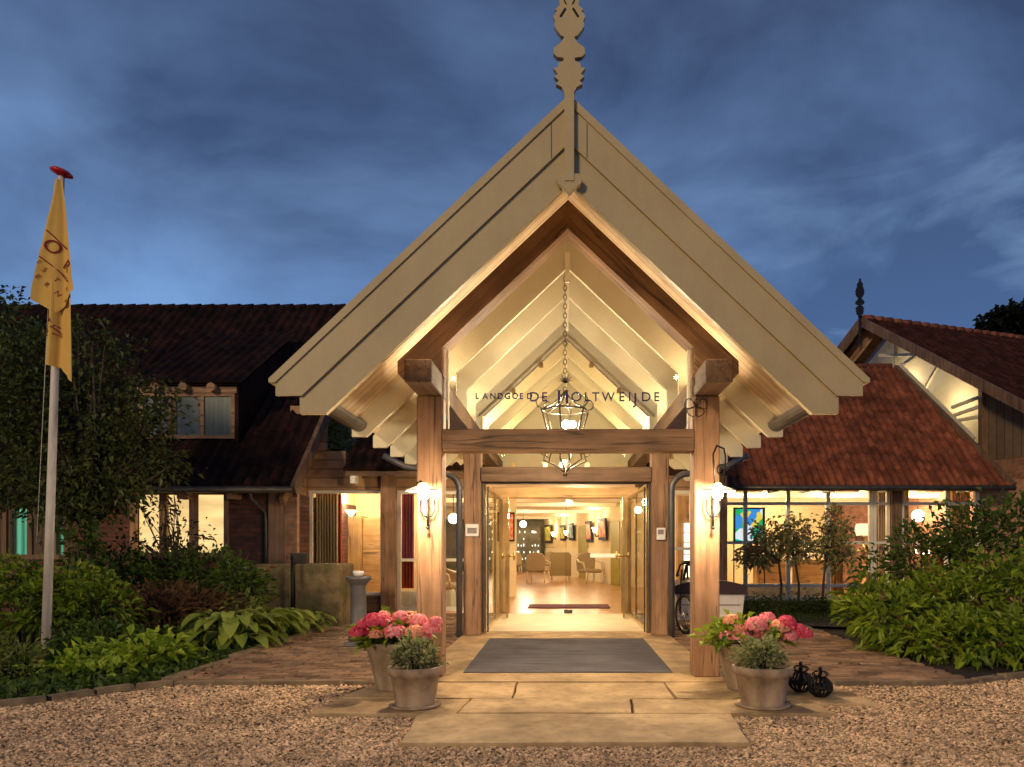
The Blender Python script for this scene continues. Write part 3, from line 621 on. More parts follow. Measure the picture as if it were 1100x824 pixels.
# ------------------------------------------------------------------ building shell: lobby
lob = thing('lobby_building', (0, 20, 0), 'glazed low hotel lobby wing lit warm behind the entrance canopy', 'building')
m = MB(); m.add([(-5.6, 12.9, .02), (14, 12.9, .02), (14, 46, .02), (-5.6, 46, .02)], [(0, 1, 2, 3)]); m = MB()
m.xy([(CX-1.42, 12.9), (CX+1.42, 12.9), (CX+1.42, 16.45), (3.5, 16.45), (3.5, 19.6), (12.2, 19.6), (12.2, 46), (-9, 46), (-9, 20), (-5.6, 16.5), (CX-1.42, 16.5)], -.03, .02); m.build('floor', 'lobby_floor', lob)
m = MB(); m.xy([(-5.6, 16.65), (3.5, 16.65), (3.5, 19.7), (12.2, 19.7), (12.2, 46), (-9, 46), (-9, 20.3), (-5.6, 20.3)], 3.14, 3.2); m.build('ceiling', 'ceiling_plaster', lob)
# ceiling beams
for y in (22.5, 25, 27.5, 30, 33, 36.5, 40):
    m = MB(); m.box(-8.9, 2.0 if y > 27 else 12, y, y+.35, 2.98, 3.138); m.build('ceiling_beam', 'ceiling_plaster', lob)
m = MB(); m.box(CX-1.37, CX+1.37, 12.92, 16.3, .021, .03); m.build('threshold_floor', 'pale_floor', lob)
# angled right lobby wall
def RW(Y): return 2.07-.1825*(Y-28)
m = MB(); m.extr([(RW(27), 27, .02), (RW(45.5), 45.5, .02), (RW(45.5), 45.5, 3.138), (RW(27), 27, 3.138)], (.2, 0, 0)); rw = m.build('wall', 'plaster', lob)
m = MB(); m.extr([(RW(28.9)-.03, 28.9, .02), (RW(45.5)-.03, 45.5, .02), (RW(45.5)-.03, 45.5, 1.42), (RW(28.9)-.03, 28.9, 1.42)], (.025, 0, 0)); m.build('wainscot', 'ceiling_plaster', rw)
m = MB(); m.bar((RW(27.3)-.04, 28.9, 1.44), (RW(45.5)-.04, 45.5, 1.44), .05, .05); m.build('dado_rail', 'honey_x', rw)
m = MB(); m.box(2.45, 12.1, 27.0, 27.2, .02, 3.138); m.build('wall', 'plaster', lob)
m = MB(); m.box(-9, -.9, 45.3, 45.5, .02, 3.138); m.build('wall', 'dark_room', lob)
m = MB(); m.box(-9.1, -8.95, 20.3, 45.4, .02, 3.138); m.build('wall', 'plaster', lob)
m = MB(); m.box(-5.9, -3.6, 20.2, 20.35, .02, 3.138); m.box(-5.75, -5.62, 16.7, 20.2, .02, 3.138); m.build('wall', 'plaster', lob)
m = MB(); m.box(12.0, 12.15, 19.8, 27, .02, 3.138); m.build('wall', 'plaster', lob)
# green door in lobby wall, second yellow-green one further
for y0, y1 in ((27.55, 28.8), (33.0, 35.0)):
    m = MB(); m.extr([(RW(y0)-.05, y0, .02), (RW(y1)-.05, y1, .02), (RW(y1)-.05, y1, 2.45), (RW(y0)-.05, y0, 2.45)], (.03, 0, 0)); m.build('inner_door', 'green_door', lob)

# left connector facade
Y0 = 16.4
m = MB(); m.box(at(306, 0, Y0).x-.1, at(331, 0, Y0).x, Y0, Y0+.25, -.03, 2.75); m.build('brick_pier', 'brick_warm', lob)
m = MB(); m.box(at(331, 0, Y0).x, at(523, 0, Y0).x-.03, Y0, Y0+.25, 2.74, 3.35); m.build('lintel', 'weather_boards', lob)
def window(parent, x0, x1, z0, z1, y, fw=.07, cols=1, rows=(), name='window', fm='white_paint', gm='glass', d=.07, xdiv=None):
    m = MB(); m.box(x0, x0+fw, y, y+d, z0, z1); m.box(x1-fw, x1, y, y+d, z0, z1); m.box(x0+fw, x1-fw, y, y+d, z1-fw, z1); m.box(x0+fw, x1-fw, y, y+d, z0, z0+fw)
    xd = xdiv if xdiv is not None else [x0+(x1-x0)*i/cols for i in range(1, cols)]
    for xx in xd: m.box(xx-fw/2, xx+fw/2, y+.002, y+d-.002, z0+fw, z1-fw)
    for r in rows: m.box(x0+fw, x1-fw, y+.004, y+d-.004, r-fw*.4, r+fw*.4)
    f = m.build(name, fm, parent); g = MB(); g.box(x0+fw*.5, x1-fw*.5, y+d/2-.004, y+d/2+.004, z0+fw*.5, z1-fw*.5); g.build('pane', gm, f); return f
def X(px, Y): return (px-604)/800*Y
def Z(py, Y): return 1.5+(587-py)/800*Y
window(lob, X(331, Y0), X(411, Y0), .42, 2.74, Y0+.06, fw=.07)
m = MB(); m.box(X(331, Y0), X(410, Y0), Y0, Y0+.2, -.03, .42); m.build('sill_wall', 'oldwood_x', lob)
m = MB(); m.box(X(410, Y0), X(426, Y0), Y0-.1, Y0+.15, -.03, 3.3, .01); m.build('facade_post', 'oak_z', lob)
window(lob, X(426, Y0), X(523, Y0), .08, 2.74, Y0+.06, fw=.08, cols=2, rows=(1.2,))
window(lob, X(720, Y0), 3.35, .08, 2.74, Y0+.06, fw=.08, cols=2, rows=(1.45,))
m = MB(); m.box(X(720, Y0)-.15, 3.6, Y0, Y0+.22, 2.742, 3.35); m.build('lintel', 'weather_boards', lob)
m = MB(); m.box(3.36, 3.62, Y0-.08, Y0+.2, -.03, 3.35, .01); m.build('facade_post', 'oldwood_z', lob)
m = MB(); m.box(3.45, 3.6, Y0+.2, 19.6, -.03, 3.35); m.build('return_wall', 'vertical_boards', lob)
# right wing glazing
YR = 19.6
zt = Z(521, YR)
window(lob, 3.62, X(938, YR), .08, zt, YR, fw=.10, xdiv=[X(801, YR), X(847, YR), X(890, YR)], rows=(Z(541, YR), Z(583, YR), Z(629, YR)), d=.1)
window(lob, X(938, YR)+.01, X(956, YR), .08, zt, YR, fw=.08, rows=(Z(541, YR), Z(583, YR)), d=.1)
m = MB(); m.box(X(956, YR), X(967, YR), YR-.12, YR+.15, -.03, zt+.1, .01); m.build('facade_post', 'oldwood_z', lob)
window(lob, X(967, YR), X(1052, YR), .08, zt, YR, fw=.10, xdiv=[X(1018, YR)], rows=(Z(541, YR), Z(583, YR)), d=.1)
m = MB(); m.box(X(1052, YR), 12.3, YR, YR+.2, -.03, zt+.15); m.build('brick_pier', 'brick_warm', lob)
m = MB(); m.box(3.62, X(1052, YR), YR-.02, YR+.12, -.03, .078); m.build('plinth', 'kerb', lob)
m = MB(); m.box(3.0, X(1052, YR), YR-.02, YR+.12, zt, zt+.2); m.build('top_plate', 'oldwood_x', lob)
# radiators
def radiator(x0, x1, y, z1=.52):
    m = MB(); n = int((x1-x0)/.055)
    m.box(x0, x1, y, y+.03, .14, z1-.04)
    for i in range(n+1): m.box(x0+i*.055, x0+i*.055+.028, y-.03, y-.001, .1, z1)
    return m.build('radiator', 'white_paint', lob)
radiator(X(805, YR), X(845, YR)+.1, YR+.3); radiator(X(850, YR), X(888, YR)+.1, YR+.3); radiator(X(428, Y0), X(445, Y0)+.2, Y0+.3); radiator(X(475, Y0), X(495, Y0), Y0+.3)

# tiled roofs -------------------------------------------------
def tile_roof(name, mat, parent, O, U, Vv, ulen, vlen, tw=.23, th=.33, ulim=None, amp=.075, step=.016, thick=.1):
    """pantiles: O = eave start, U along eave, Vv up the slope"""
    O = np.array(O, float); U = np.array(U, float); U /= np.linalg.norm(U); Vv = np.array(Vv, float); Vv /= np.linalg.norm(Vv); Nn = np.cross(U, Vv); Nn *= np.sign(Nn[2])
    cols = int(round(ulen/tw)); rows = int(math.ceil(vlen/th)); th = vlen/rows; ns = 6
    V = []; F = []
    prof = [0, .55, 1, .75, .25, .0, 0]
    for r in range(rows):
        lo_, hi_ = ulim(r*th/vlen, ulen) if ulim else (0, ulen)
        for c in range(cols):
            u0 = c*tw
            if u0+tw*.6 < lo_ or u0+tw*.4 > hi_: continue
            b = len(V); jz = random.uniform(-.004, .006); ju = random.uniform(-.005, .005); jv = random.uniform(-.006, .006)
            for k in range(ns+1):
                uu = u0+tw*k/ns+ju; h = prof[k]*amp+jz
                for vv, hh in ((r*th-.02+jv, -.005), (r*th+jv-.019, step+h), ((r+1)*th+.01, h*1.0+.002)):
                    V.append(O+U*uu+Vv*vv+Nn*hh)
            for k in range(ns):
                i = b+k*3; F += [(i, i+3, i+4, i+1), (i+1, i+4, i+5, i+2)]
    return npmesh(name, V, F, mat, parent, smooth=False)
r45 = (0, 1, 1)
# right low roof: eave at Y 18.8 Z 3.06
ye = 18.85; ze = Z(521, 18.85)
uL = 11.35-1.85; vl = 3.9*math.sqrt(2)
m = MB(); rp = [(1.85, ye, ze-.03), (11.3, ye, ze-.03), (10.1, ye+3.95, ze+3.92), (1.85, ye+3.95, ze+3.92)]
m.extr(rp, (0, 0, -.12)); rr = m.build('roof', 'oldwood_x', lob)
tile_roof('tile_covering', 'tile_red', rr, (1.85, ye-.06, ze-.05), (1, 0, 0), r45, uL, vl, tw=.2, th=.34, ulim=lambda v, u: (0, u-1.22*v))
m = MB(); m.bar((11.36, ye-.08, ze-.03), (10.16, ye+3.9, ze+3.9), .12, .2); m.build('verge_board', 'oldwood_z', rr)
m = MB(); m.tube([(1.9, ye-.1, ze-.08), (11.4, ye-.1, ze-.08)], .07); m.build('gutter', 'gutter', rr)
m = MB(); m.tube([(1.9, ye+4.0, ze+3.95), (10.1, ye+4.0, ze+3.95)], .11); m.build('ridge_tile', 'tile_red', rr)
m = MB(); m.extr([(1.85, ye+4, ze+3.85), (10.1, ye+4, ze+3.85), (10.1, 27.2, 3.2), (1.85, 27.2, 3.2)], (0, 0, -.1)); m.build('rear_slope', 'tile_dark', lob)
# rafter tails / white brackets under eaves
for px in (832, 866, 892, 951, 1040):
    m = MB(); x_ = X(px, 19.1); m.xz([(x_-.05, ze-.16), (x_+.05, ze-.16), (x_+.05, ze-.02), (x_-.05, ze-.02)], 18.9, YR-.03); m.build('eave_bracket', 'cream', lob)
# left connector roof
m = MB(); m.extr([(X(371, 15.8), 15.8, 3.1), (CX-1.75, 15.8, 3.1), (CX-1.75, 20, 6.2), (X(371, 15.8)+.2, 20, 6.2)], (0, 0, -.1)); rl = m.build('roof', 'oldwood_x', lob)
tile_roof('tile_covering', 'tile_dark', rl, (X(369, 15.8), 15.75, 3.13), (1, 0, 0), (0, 4.2, 3.1), 2.9, 5.1, tw=.23, th=.3)
m = MB(); m.extr([(CX+1.75, 15.8, 3.1), (3.7, 15.8, 3.1), (3.7, 19.2, 5.6), (CX+1.75, 19.2, 5.6)], (0, 0, -.1)); m.build('roof', 'tile_dark', lob)
m = MB(); m.box(X(331, Y0)-.4, X(349, Y0), Y0+.02, Y0+.2, 2.74, 4.6); m.box(X(349, Y0)+.002, X(371, Y0), Y0+.02, Y0+.2, 2.74, Z(484, Y0)); m.build('gable_boarding', 'weather_boards', lob)

# lobby contents -------------------------------------------------
def curtain(name, x0, x1, y, z0, z1, mat, label, wav=.05, n=8, parent=None, skew=0):
    m = MB(); V = []; F = []; k = n*8; rows = 6
    for j in range(rows+1):
        t = j/rows
        for i in range(k+1):
            u = i/k; V.append((x0+(x1-x0)*u+skew*math.sin(t*PI)*.1, y+wav*math.sin(u*n*2*PI+.5*t)+.01*math.sin(u*41), z0+(z1-z0)*t))
    b = len(V); V += [(a, c+.012, d) for a, c, d in V]; w_ = k+1
    for j in range(rows):
        for i in range(k): q = j*w_+i; F += [(q, q+1, q+w_+1, q+w_), (b+q, b+q+w_, b+q+w_+1, b+q+1)]
    m.add(V, F, True); return tag(m.build(name, mat), label, 'curtain')
curtain('curtain', X(338, 16.8), X(362, 16.8), 16.85, .5, 2.7, 'beige_fabric', 'long beige curtain at left end of the window beside the brick pier')
curtain('curtain', X(359, 17.1), X(367, 17.1), 17.1, .5, 2.7, 'red_fabric', 'narrow red curtain hanging right next to the long beige curtain', n=3)
curtain('curtain', X(431, 16.8), X(444, 16.8), 16.85, .55, 2.7, 'red_fabric', 'red curtain in the tall window just left of the left lamp post', n=4)
curtain('curtain', X(893, 20), X(906, 20), 20.0, .2, zt-.5, 'orange_fabric', 'orange curtain behind the white mullion right of the small standard trees', n=4)
curtain('curtain', X(942, 20), X(952, 20), 20.0, .2, zt-.1, 'beige_fabric', 'narrow beige curtain left of the dark oak facade post', n=4)
curtain('curtain', X(969, 20), X(976, 20), 20.0, .2, zt-.1, 'beige_fabric', 'slim beige curtain right of the dark oak facade post', n=3)
curtain('curtain', X(1020, 20), X(1042, 20), 20.0, .2, zt-.1, 'orange_fabric', 'wide orange curtain in the rightmost window by the brick pier', n=7)
# chairs
def chair(kind, label):
    t = thing('lounge_chair', (0, 0, 0), label, 'chair', 'lounge chairs in the lobby')
    m = MB()
    if kind == 'arm':
        m.box(-.38, .38, -.32, .34, .42, .58, .05); m.build('seat', 'upholstery', t)
        m = MB(); pts = [(-.38, .5), (.38, .5), (.42, .95), (.30, 1.18), (0, 1.25), (-.30, 1.18), (-.42, .95)]; m.xz(pts, .30, .42); m.build('backrest', 'upholstery', t)
        m = MB()
        for s in (-1, 1): m.tube([(s*.4, .36, .95), (s*.46, .1, .86), (s*.46, -.25, .82), (s*.42, -.3, .5)], .03)
        m.build('armrest', 'white_paint', t)
    else:
        m.box(-.45, .45, -.4, .42, .25, .58, .06); m.build('seat', 'olive_fabric', t)
        m = MB(); m.xz([(-.47, .2), (.47, .2), (.47, 1.1), (.38, 1.22), (-.38, 1.22), (-.47, 1.1)], -.46, -.33); m.build('backrest', 'olive_fabric', t)
    for sx in (-1, 1):
        for sy in (-1, 1):
            m = MB(); m.tube([(sx*.35, sy*.32, .44), (sx*.39, sy*.35, .2), (sx*.37, sy*.34, 0)], [.035, .03, .02]); m.build('leg', 'white_paint', t)
    return t
def cl(px, py): x_, y_ = gx(px, py); return (x_, y_, .02)
c1 = chair('arm', 'round backed cream armchair with white frame, left of the olive chair'); c1.location = cl(578, 626); c1.rotation_euler = (0, 0, 2.9)
c2 = chair('wing', 'squat olive wing chair in the middle of the lobby seating'); c2.location = cl(602, 623.5)
copy_thing(c1, cl(634, 627), .5, 'cream armchair right of the olive chair, turned three quarters toward the doorway')
copy_thing(c1, cl(616, 617.5), .2, 'cream armchair half hidden behind the olive wing chair', .95)
copy_thing(c1, cl(552, 616), 3.4, 'lone cream armchair at the far left of the lobby by the glass leaf', .95)
copy_thing(c1, (X(482, 19), 19, .02), 1.2, 'beige armchair seen through the pane left of the vestibule', .95)
copy_thing(c1, cl(590, 616), -.3, 'cream armchair between the round backed one and the olive chair, farther back', .95)
copy_thing(c1, cl(560, 612), 1.4, 'side turned cream armchair deep at the left of the lobby', .9)
copy_thing(c1, cl(630, 618), -1.1, 'cream armchair by the lobby wall beneath the paintings', .95)
t = thing('side_table', cl(607, 613), 'low white table carrying two lamps behind the lobby chairs', 'table')
m = MB(); m.lathe([(.75, 0), (.75, .05)], (ORG[t.name].x, ORG[t.name].y, .9)); m.build('tabletop', 'honey_x', t)
m = MB(); m.lathe([(.3, 0), (.06, .08), (.06, .9)], (ORG[t.name].x, ORG[t.name].y, .02)); m.build('leg', 'white_paint', t)
def lamp(loc, h, r, label, parent_energy=6, name='table_lamp'):
    t = thing(name, loc, label, 'lamp', 'table lamps in the lit rooms'); x_, y_, z_ = loc
    m = MB(); m.lathe([(r*.5, 0), (r*.5, .02), (r*.12, .05), (r*.2, h*.3), (r*.08, h*.55)], (x_, y_, z_), 12); m.build('base', 'brass', t)
    m = MB(); m.lathe([(r, h*.55), (r*.7, h)], (x_, y_, z_), 16); m.build('lamp_shade', 'shade_glow', t)
    return t
tp = ORG['side_table']
lamp((tp.x-.35, tp.y, .95), .85, .3, 'left one of two white shaded lamps on the lobby table'); lamp((tp.x+.45, tp.y+.1, .95), .85, .3, 'right one of two white shaded lamps on the lobby table')
# paintings on angled wall
def painting(Y, w_, z0, z1, mat, label, wall=RW):
    x_ = wall(Y)-.06; d = Vector((-.1825, 1, 0)).normalized(); c = Vector((x_, Y, 0))
    t = thing('painting', (x_, Y, (z0+z1)/2), label, 'painting', 'paintings along the lobby wall'); n_ = Vector((-d.y, d.x, 0))*-1
    n_ = Vector((-1, -.1825, 0)).normalized(); a = c-d*w_/2; b = c+d*w_/2; tl = n_*.05
    m = MB(); m.extr([(a.x, a.y, z0), (b.x, b.y, z0), (b.x+tl.x, b.y+tl.y, z1), (a.x+tl.x, a.y+tl.y, z1)], n_*.06); m.build('frame', 'iron', t)
    a2 = a+d*.12; b2 = b-d*.12
    m = MB(); m.extr([(a2.x+n_.x*.062, a2.y+n_.y*.062, z0+.12), (b2.x+n_.x*.062, b2.y+n_.y*.062, z0+.12), (b2.x+n_.x*.11, b2.y+n_.y*.11, z1-.12), (a2.x+n_.x*.11, a2.y+n_.y*.11, z1-.12)], n_*.01); m.build('canvas', mat, t)
    return t
painting(29.9, 1.35, 1.75, 2.62, 'picture_red', 'red painting nearest the doorway on the lobby wall')
painting(32.4, 1.1, 1.7, 2.6, 'picture_red', 'narrow red painting second from the doorway')
painting(36.3, 1.2, 1.8, 2.62, 'picture_blue', 'blue and white painting left of the olive door')
painting(38.6, 1.3, 1.8, 2.6, 'picture_yellow', 'yellow and brown painting between two sconces above the lamps')
painting(43.2, 2.2, 1.7, 2.75, 'picture_yellow', 'bright yellow painting at the far end of the lobby')
def sconce(Y, label):
    x_ = RW(Y)-.12; t = thing('wall_sconce', (x_, Y, 2.1), label, 'wall lamp', 'sconces along the lobby wall')
    m = MB(); m.tube([(x_+.12, Y, 1.95), (x_, Y, 1.9), (x_-.05, Y, 2.05)], .03); m.build('arm', 'iron', t)
    m = MB(); m.lathe([(.05, 0), (.13, .22)], (x_-.05, Y, 2.07), 12); m.build('lamp_shade', 'lamp_glow', t)
    point('sconce_light', (x_-.1, Y, 2.5), 25, .1)
for Y, lb in ((31.0, 'wall sconce between the two red paintings'), (37.4, 'wall sconce between the blue and the brown paintings'), (41.2, 'farthest wall sconce by the bright yellow painting')): sconce(Y, lb)
# picture washers
for Y in (29.9, 32.4, 36.3, 39, 43): point('picture_light', (RW(Y)-.45, Y-.1, 2.9), 22, .08)
# left lobby picture seen in the side pane
m = MB(); m.box(-2.05, -1.35, 21.9, 21.96, .02, 3.13); lw = m.build('partition', 'plaster', lob)
t = thing('painting', (-1.65, 21.85, 2), 'red painting on the short partition left of the doorway', 'painting')
m = MB(); m.box(-1.9, -1.4, 21.84, 21.89, 1.65, 2.5); m.build('frame', 'iron', t); m = MB(); m.box(-1.86, -1.44, 21.825, 21.838, 1.7, 2.45); m.build('canvas', 'picture_red', t)
# dark furniture & glints at the far end
t = thing('display_case', (-3.2, 44.4, .02), 'dark glass fronted cabinet with bottles at the far end of the lobby', 'cabinet')
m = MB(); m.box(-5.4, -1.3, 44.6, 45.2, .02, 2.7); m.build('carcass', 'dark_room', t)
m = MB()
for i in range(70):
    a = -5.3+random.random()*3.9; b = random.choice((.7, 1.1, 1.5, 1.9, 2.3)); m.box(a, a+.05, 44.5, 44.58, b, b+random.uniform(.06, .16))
m.build('glimmers', 'backlit_panel', t)  # small emissive boxes stand in for glints of light
# pendant in lobby
def pendant(name, c, r, label, e=20, ztop=3.1):
    t = thing(name, c, label, 'lamp'); m = MB(); m.tube([(c[0], c[1], ztop), (c[0], c[1], c[2]+r)], .012); m.build('cord', 'iron', t)
    m = MB(); m.ball(c, r, 14); m.build('globe', 'lamp_glow', t); point(name+'_light', (c[0], c[1]-r-.12, c[2]-.05), e, .08)
pendant('pendant_lamp', (X(562, 34), 34, Z(563, 34)), .16, 'glowing globe lamp deep in the left of the lobby')
pendant('pendant_lamp', (X(487, 20), 20, Z(557, 20)), .14, 'small globe lamp seen left of the vestibule')
pendant('pendant_lamp', (X(986, 23), 23, Z(554, 23)), .19, 'round globe lamp in the window right of the dark oak post')
# right room furniture
t = thing('writing_table', (X(850, 22.5), 22.5, .02), 'long honey wood table behind the three small trees', 'table')
x0, x1 = X(808, 22.5), X(897, 22.5)
m = MB(); m.box(x0, x1, 22, 22.9, 1.02, 1.12, .01); m.build('tabletop', 'honey_x', t)
m = MB(); m.box(x0+.1, x0+.9, 22.1, 22.8, .3, 1.0); m.build('drawer_unit', 'honey_x', t); m = MB(); m.box(x1-1.2, x1-.1, 22.1, 22.8, .3, 1.0); m.build('drawer_unit', 'honey_x', t)
for xx in (x0+.08, x1-.1): m = MB(); m.box(xx-.04, xx+.04, 22.1, 22.2, .02, 1.0); m.build('leg', 'honey_z', t)
m = MB(); m.extr([(X(862, 22.3), 22.3, 1.13), (X(873, 22.3), 22.35, 1.13), (X(876, 22.3), 22.5, 1.55), (X(866, 22.3), 22.45, 1.55)], (0, .02, 0)); tag(m.build('paper_stand', 'paper'), 'white sheet propped on the long honey wood table', 'paper')
m = MB(); m.lathe([(.14, 0), (.3, .05), (.4, .1), (.38, .1)], (X(826, 22.4), 22.4, 1.12), 16); tag(m.build('bowl', 'paper'), 'shallow pale bowl at left end of the honey wood table', 'bowl')
lamp((X(928, 23), 23, 1.4), .8, .32, 'yellow shaded lamp glowing between the mullions right of the small trees')
m = MB(); t = thing('lamp_table', (X(928, 23), 23, .02), 'small wooden table under the yellow shaded lamp', 'table'); m.lathe([(.4, 1.32), (.4, 1.38)], (X(928, 23), 23, .02)); m.build('tabletop', 'honey_x', t); m = MB(); m.lathe([(.3, 0), (.05, .1), (.05, 1.32)], (X(928, 23), 23, .02), 12); m.build('leg', 'honey_z', t)
t = thing('stained_glass_panel', (X(806, 21.5), 21.5, 2), 'multicoloured glowing glass panel in dark frame left of the small trees', 'artwork')
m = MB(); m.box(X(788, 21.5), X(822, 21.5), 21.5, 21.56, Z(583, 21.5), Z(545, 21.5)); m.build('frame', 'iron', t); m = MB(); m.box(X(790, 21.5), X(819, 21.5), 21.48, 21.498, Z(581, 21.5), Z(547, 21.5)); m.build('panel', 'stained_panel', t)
m = MB(); m.box(X(788, 21.5), X(789, 21.5), 21.5, 21.55, .02, Z(583, 21.5)); m.box(X(821, 21.5), X(822, 21.5), 21.5, 21.55, .02, Z(583, 21.5)); m.build('leg', 'iron', t)
t = thing('backlit_cupboard', (X(740, 22), 22, .02), 'backlit white shelf panel seen between the bicycle and inner post', 'cupboard')
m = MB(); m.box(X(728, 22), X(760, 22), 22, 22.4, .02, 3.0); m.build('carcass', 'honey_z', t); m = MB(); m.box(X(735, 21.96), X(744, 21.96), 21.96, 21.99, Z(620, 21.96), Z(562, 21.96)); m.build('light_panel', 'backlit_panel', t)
m = MB()
for py in (573, 583, 596, 608): m.box(X(734, 21.9), X(746, 21.9), 21.92, 21.95, Z(py, 21.9), Z(py, 21.9)+.03)
m.build('shelf', 'honey_x', t)
t = thing('cabinet', (X(386, 19.6), 19.6, .02), 'tall honey coloured cupboard in the left window under a wall glow', 'cupboard')
m = MB(); m.box(X(369, 19.4), X(388, 19.4), 19.4, 20.1, .02, 2.3, .01); m.build('carcass', 'honey_z', t); m = MB(); m.box(X(388, 19.4)+.01, X(416, 19.4), 19.5, 20.1, .02, 2.25, .01); m.build('door', 'honey_x', t)
t = thing('uplighter', (X(377, 19.2), 19.2, 2.4), 'bright uplight on the wall in the left window', 'wall lamp'); m = MB(); m.lathe([(.03, -.1), (.16, .05), (.14, .05)], (X(377, 19.2), 19.2, 2.38), 14); m.build('lamp_bowl', 'lamp_glow', t); point('uplight', (X(377, 19), 19.1, 2.65), 45, .08)
for i, (px, py, Y) in enumerate(((984, 589, 22), (992, 593, 22), (998, 590, 22.4))):
    m = MB(); m.lathe([(.05, 0), (.05, .02), (.02, .03), (.02, .2), (.035, .21), (.03, .3)], (X(px, Y), Y, Z(py, Y)-.15), 8); o = m.build('candle_light', 'lamp_glow')
    tag(o, ['left', 'middle', 'right'][i]+' one of three small candle lights in the right window', 'candle', 'candle lights behind the right window')
t = thing('dining_table', (X(992, 22.2), 22.2, .02), 'small wooden table under the candle lights in the right window', 'table'); m = MB(); m.lathe([(.8, 0), (.8, .05)], (X(992, 22.2), 22.2, 1.22)); m.build('tabletop', 'honey_x', t); m = MB(); m.lathe([(.3, 0), (.06, .08), (.06, 1.2)], (X(992, 22.2), 22.2, .02), 12); m.build('leg', 'honey_z', t)
m = MB(); m.box(X(905, 25), X(912, 25), 26.9, 26.98, .02, 2.3); m.build('inner_door', 'white_paint', lob)

# interior lights (ceiling fittings)
def ceil_light(x_, y_, e, sx=.6, sy=.6):
    t = thing('ceiling_light', (x_, y_, 3.12), 'flush square ceiling light', 'ceiling light', 'flush lights in the lobby ceiling')
    m = MB(); m.box(x_-sx/2-.03, x_+sx/2+.03, y_-sy/2-.03, y_+sy/2+.03, 3.08, 3.137); m.build('frame', 'white_paint', t)
    m = MB(); m.box(x_-sx/2, x_+sx/2, y_-sy/2, y_+sy/2, 3.066, 3.079); m.build('diffuser', 'shade_glow', t)
    point('ceiling_lamp', (x_, y_, 2.78), e, .12)
for x_, y_, e_ in ((0, 18.2, 130), (0.5, 21.2, 130), (-4.4, 18.3, 170), (-3, 24, 150), (.2, 26.2, 180), (-1.5, 31.5, 260), (-3, 37, 240), (-4, 42, 160), (5.5, 22, 250), (8.3, 22, 250), (10.9, 22, 230), (7, 25.3, 240), (3, 18.2, 70)): ceil_light(x_, y_, e_*.78)
# the labels above must single out each: name by place
_cl = [o for o in SC.objects if o.name.startswith('ceiling_light')]

# ------------------------------------------------------------------ left barn
YB = 15.0
barn = thing('brick_barn', (-9, 17, 0), 'dark brick barn with steep tiled roof and lit windows left of the canopy', 'building')
XE = X(306, YB)
def wall_open(x0, x1, z0, z1, y0, y1, ops):
    m = MB(); xs_ = sorted({x0, x1, *[v for o in ops for v in o[:2]]}); 
    for a, b in zip(xs_[:-1], xs_[1:]):
        c = (a+b)/2; zs = [(o[2], o[3]) for o in ops if o[0] < c < o[1]]; z = z0
        for q in sorted(zs):
            if q[0] > z: m.box(a, b, y0, y1, z, q[0])
            z = q[1]
        if z < z1: m.box(a, b, y0, y1, z, z1)
    return m
wl = X(140, YB); wr = X(246, YB); wz0 = Z(599, YB); wz1 = Z(526, YB)
tl, tr = X(2, YB), X(74, YB); tz0, tz1 = Z(601, YB), Z(541, YB)
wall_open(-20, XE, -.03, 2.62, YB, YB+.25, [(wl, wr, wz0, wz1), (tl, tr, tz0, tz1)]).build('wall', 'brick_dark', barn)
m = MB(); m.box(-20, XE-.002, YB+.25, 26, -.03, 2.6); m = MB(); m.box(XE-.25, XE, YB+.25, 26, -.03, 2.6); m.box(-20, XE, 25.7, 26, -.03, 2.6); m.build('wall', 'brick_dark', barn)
m = MB(); m.xz([(0, 0), (1, 0), (1, 1)], 0, 1); m = MB()
m.extr([(XE-.25, 15.05, 2.6), (XE-.25, 26, 2.6), (XE-.25, 20.5, 7.55)], (.2, 0, 0)); m.build('gable_wall', 'weather_boards', barn)
m = MB(); m.box(X(289, YB), X(306, YB)+.03, YB-.06, YB+.0-.002, -.03, 2.62, .01); m.build('corner_post', 'oak_z', barn)
m = MB(); m.box(X(306, YB)+.035, X(306, YB)+.25, YB-.02, YB+.12, -.03, 2.62); m.build('corner_pier', 'brick_warm', barn)
wm = M['oldwood_z']
wf = window(barn, wl, wr, wz0, wz1, YB-.02, fw=.1, xdiv=[X(176, YB), X(208, YB)], fm='oak_z', d=.12)
m = MB(); m.box(X(172, YB), X(180, YB), YB-.04, YB-.022, wz0, wz1); m.box(X(204, YB), X(214, YB), YB-.04, YB-.022, wz0, wz1); m.build('mullion', 'oak_z', wf)
m = MB(); m.box(wl+.08, wr-.08, YB+.18, YB+.2, wz0, wz1-.03); m.build('blind', 'lit_blind', wf)
wf = window(barn, tl, tr, tz0, tz1, YB-.02, fw=.1, xdiv=[X(32, YB), X(58, YB)], fm='oldwood_z', d=.12)
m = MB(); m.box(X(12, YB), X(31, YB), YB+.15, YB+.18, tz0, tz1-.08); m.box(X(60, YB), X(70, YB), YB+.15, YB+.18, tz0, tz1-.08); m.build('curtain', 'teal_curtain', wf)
m = MB(); m.box(X(32, YB), X(59, YB), YB+.02, YB+.1, tz0+.02, tz1-.02); m.box(X(2, YB)+.1, X(12, YB), YB+.02, YB+.1, tz0+.02, tz1-.02); m.build('boarding', 'vertical_boards_x', wf)
zeb = Z(522, YB-.4)
m = MB(); m.extr([(-20, YB-.4, zeb), (X(314, YB-.4), YB-.4, zeb), (X(314, YB-.4), 20.4, zeb+5.33), (-20, 20.4, zeb+5.33)], (0, 0, -.14)); rf = m.build('roof', 'oldwood_x', barn)
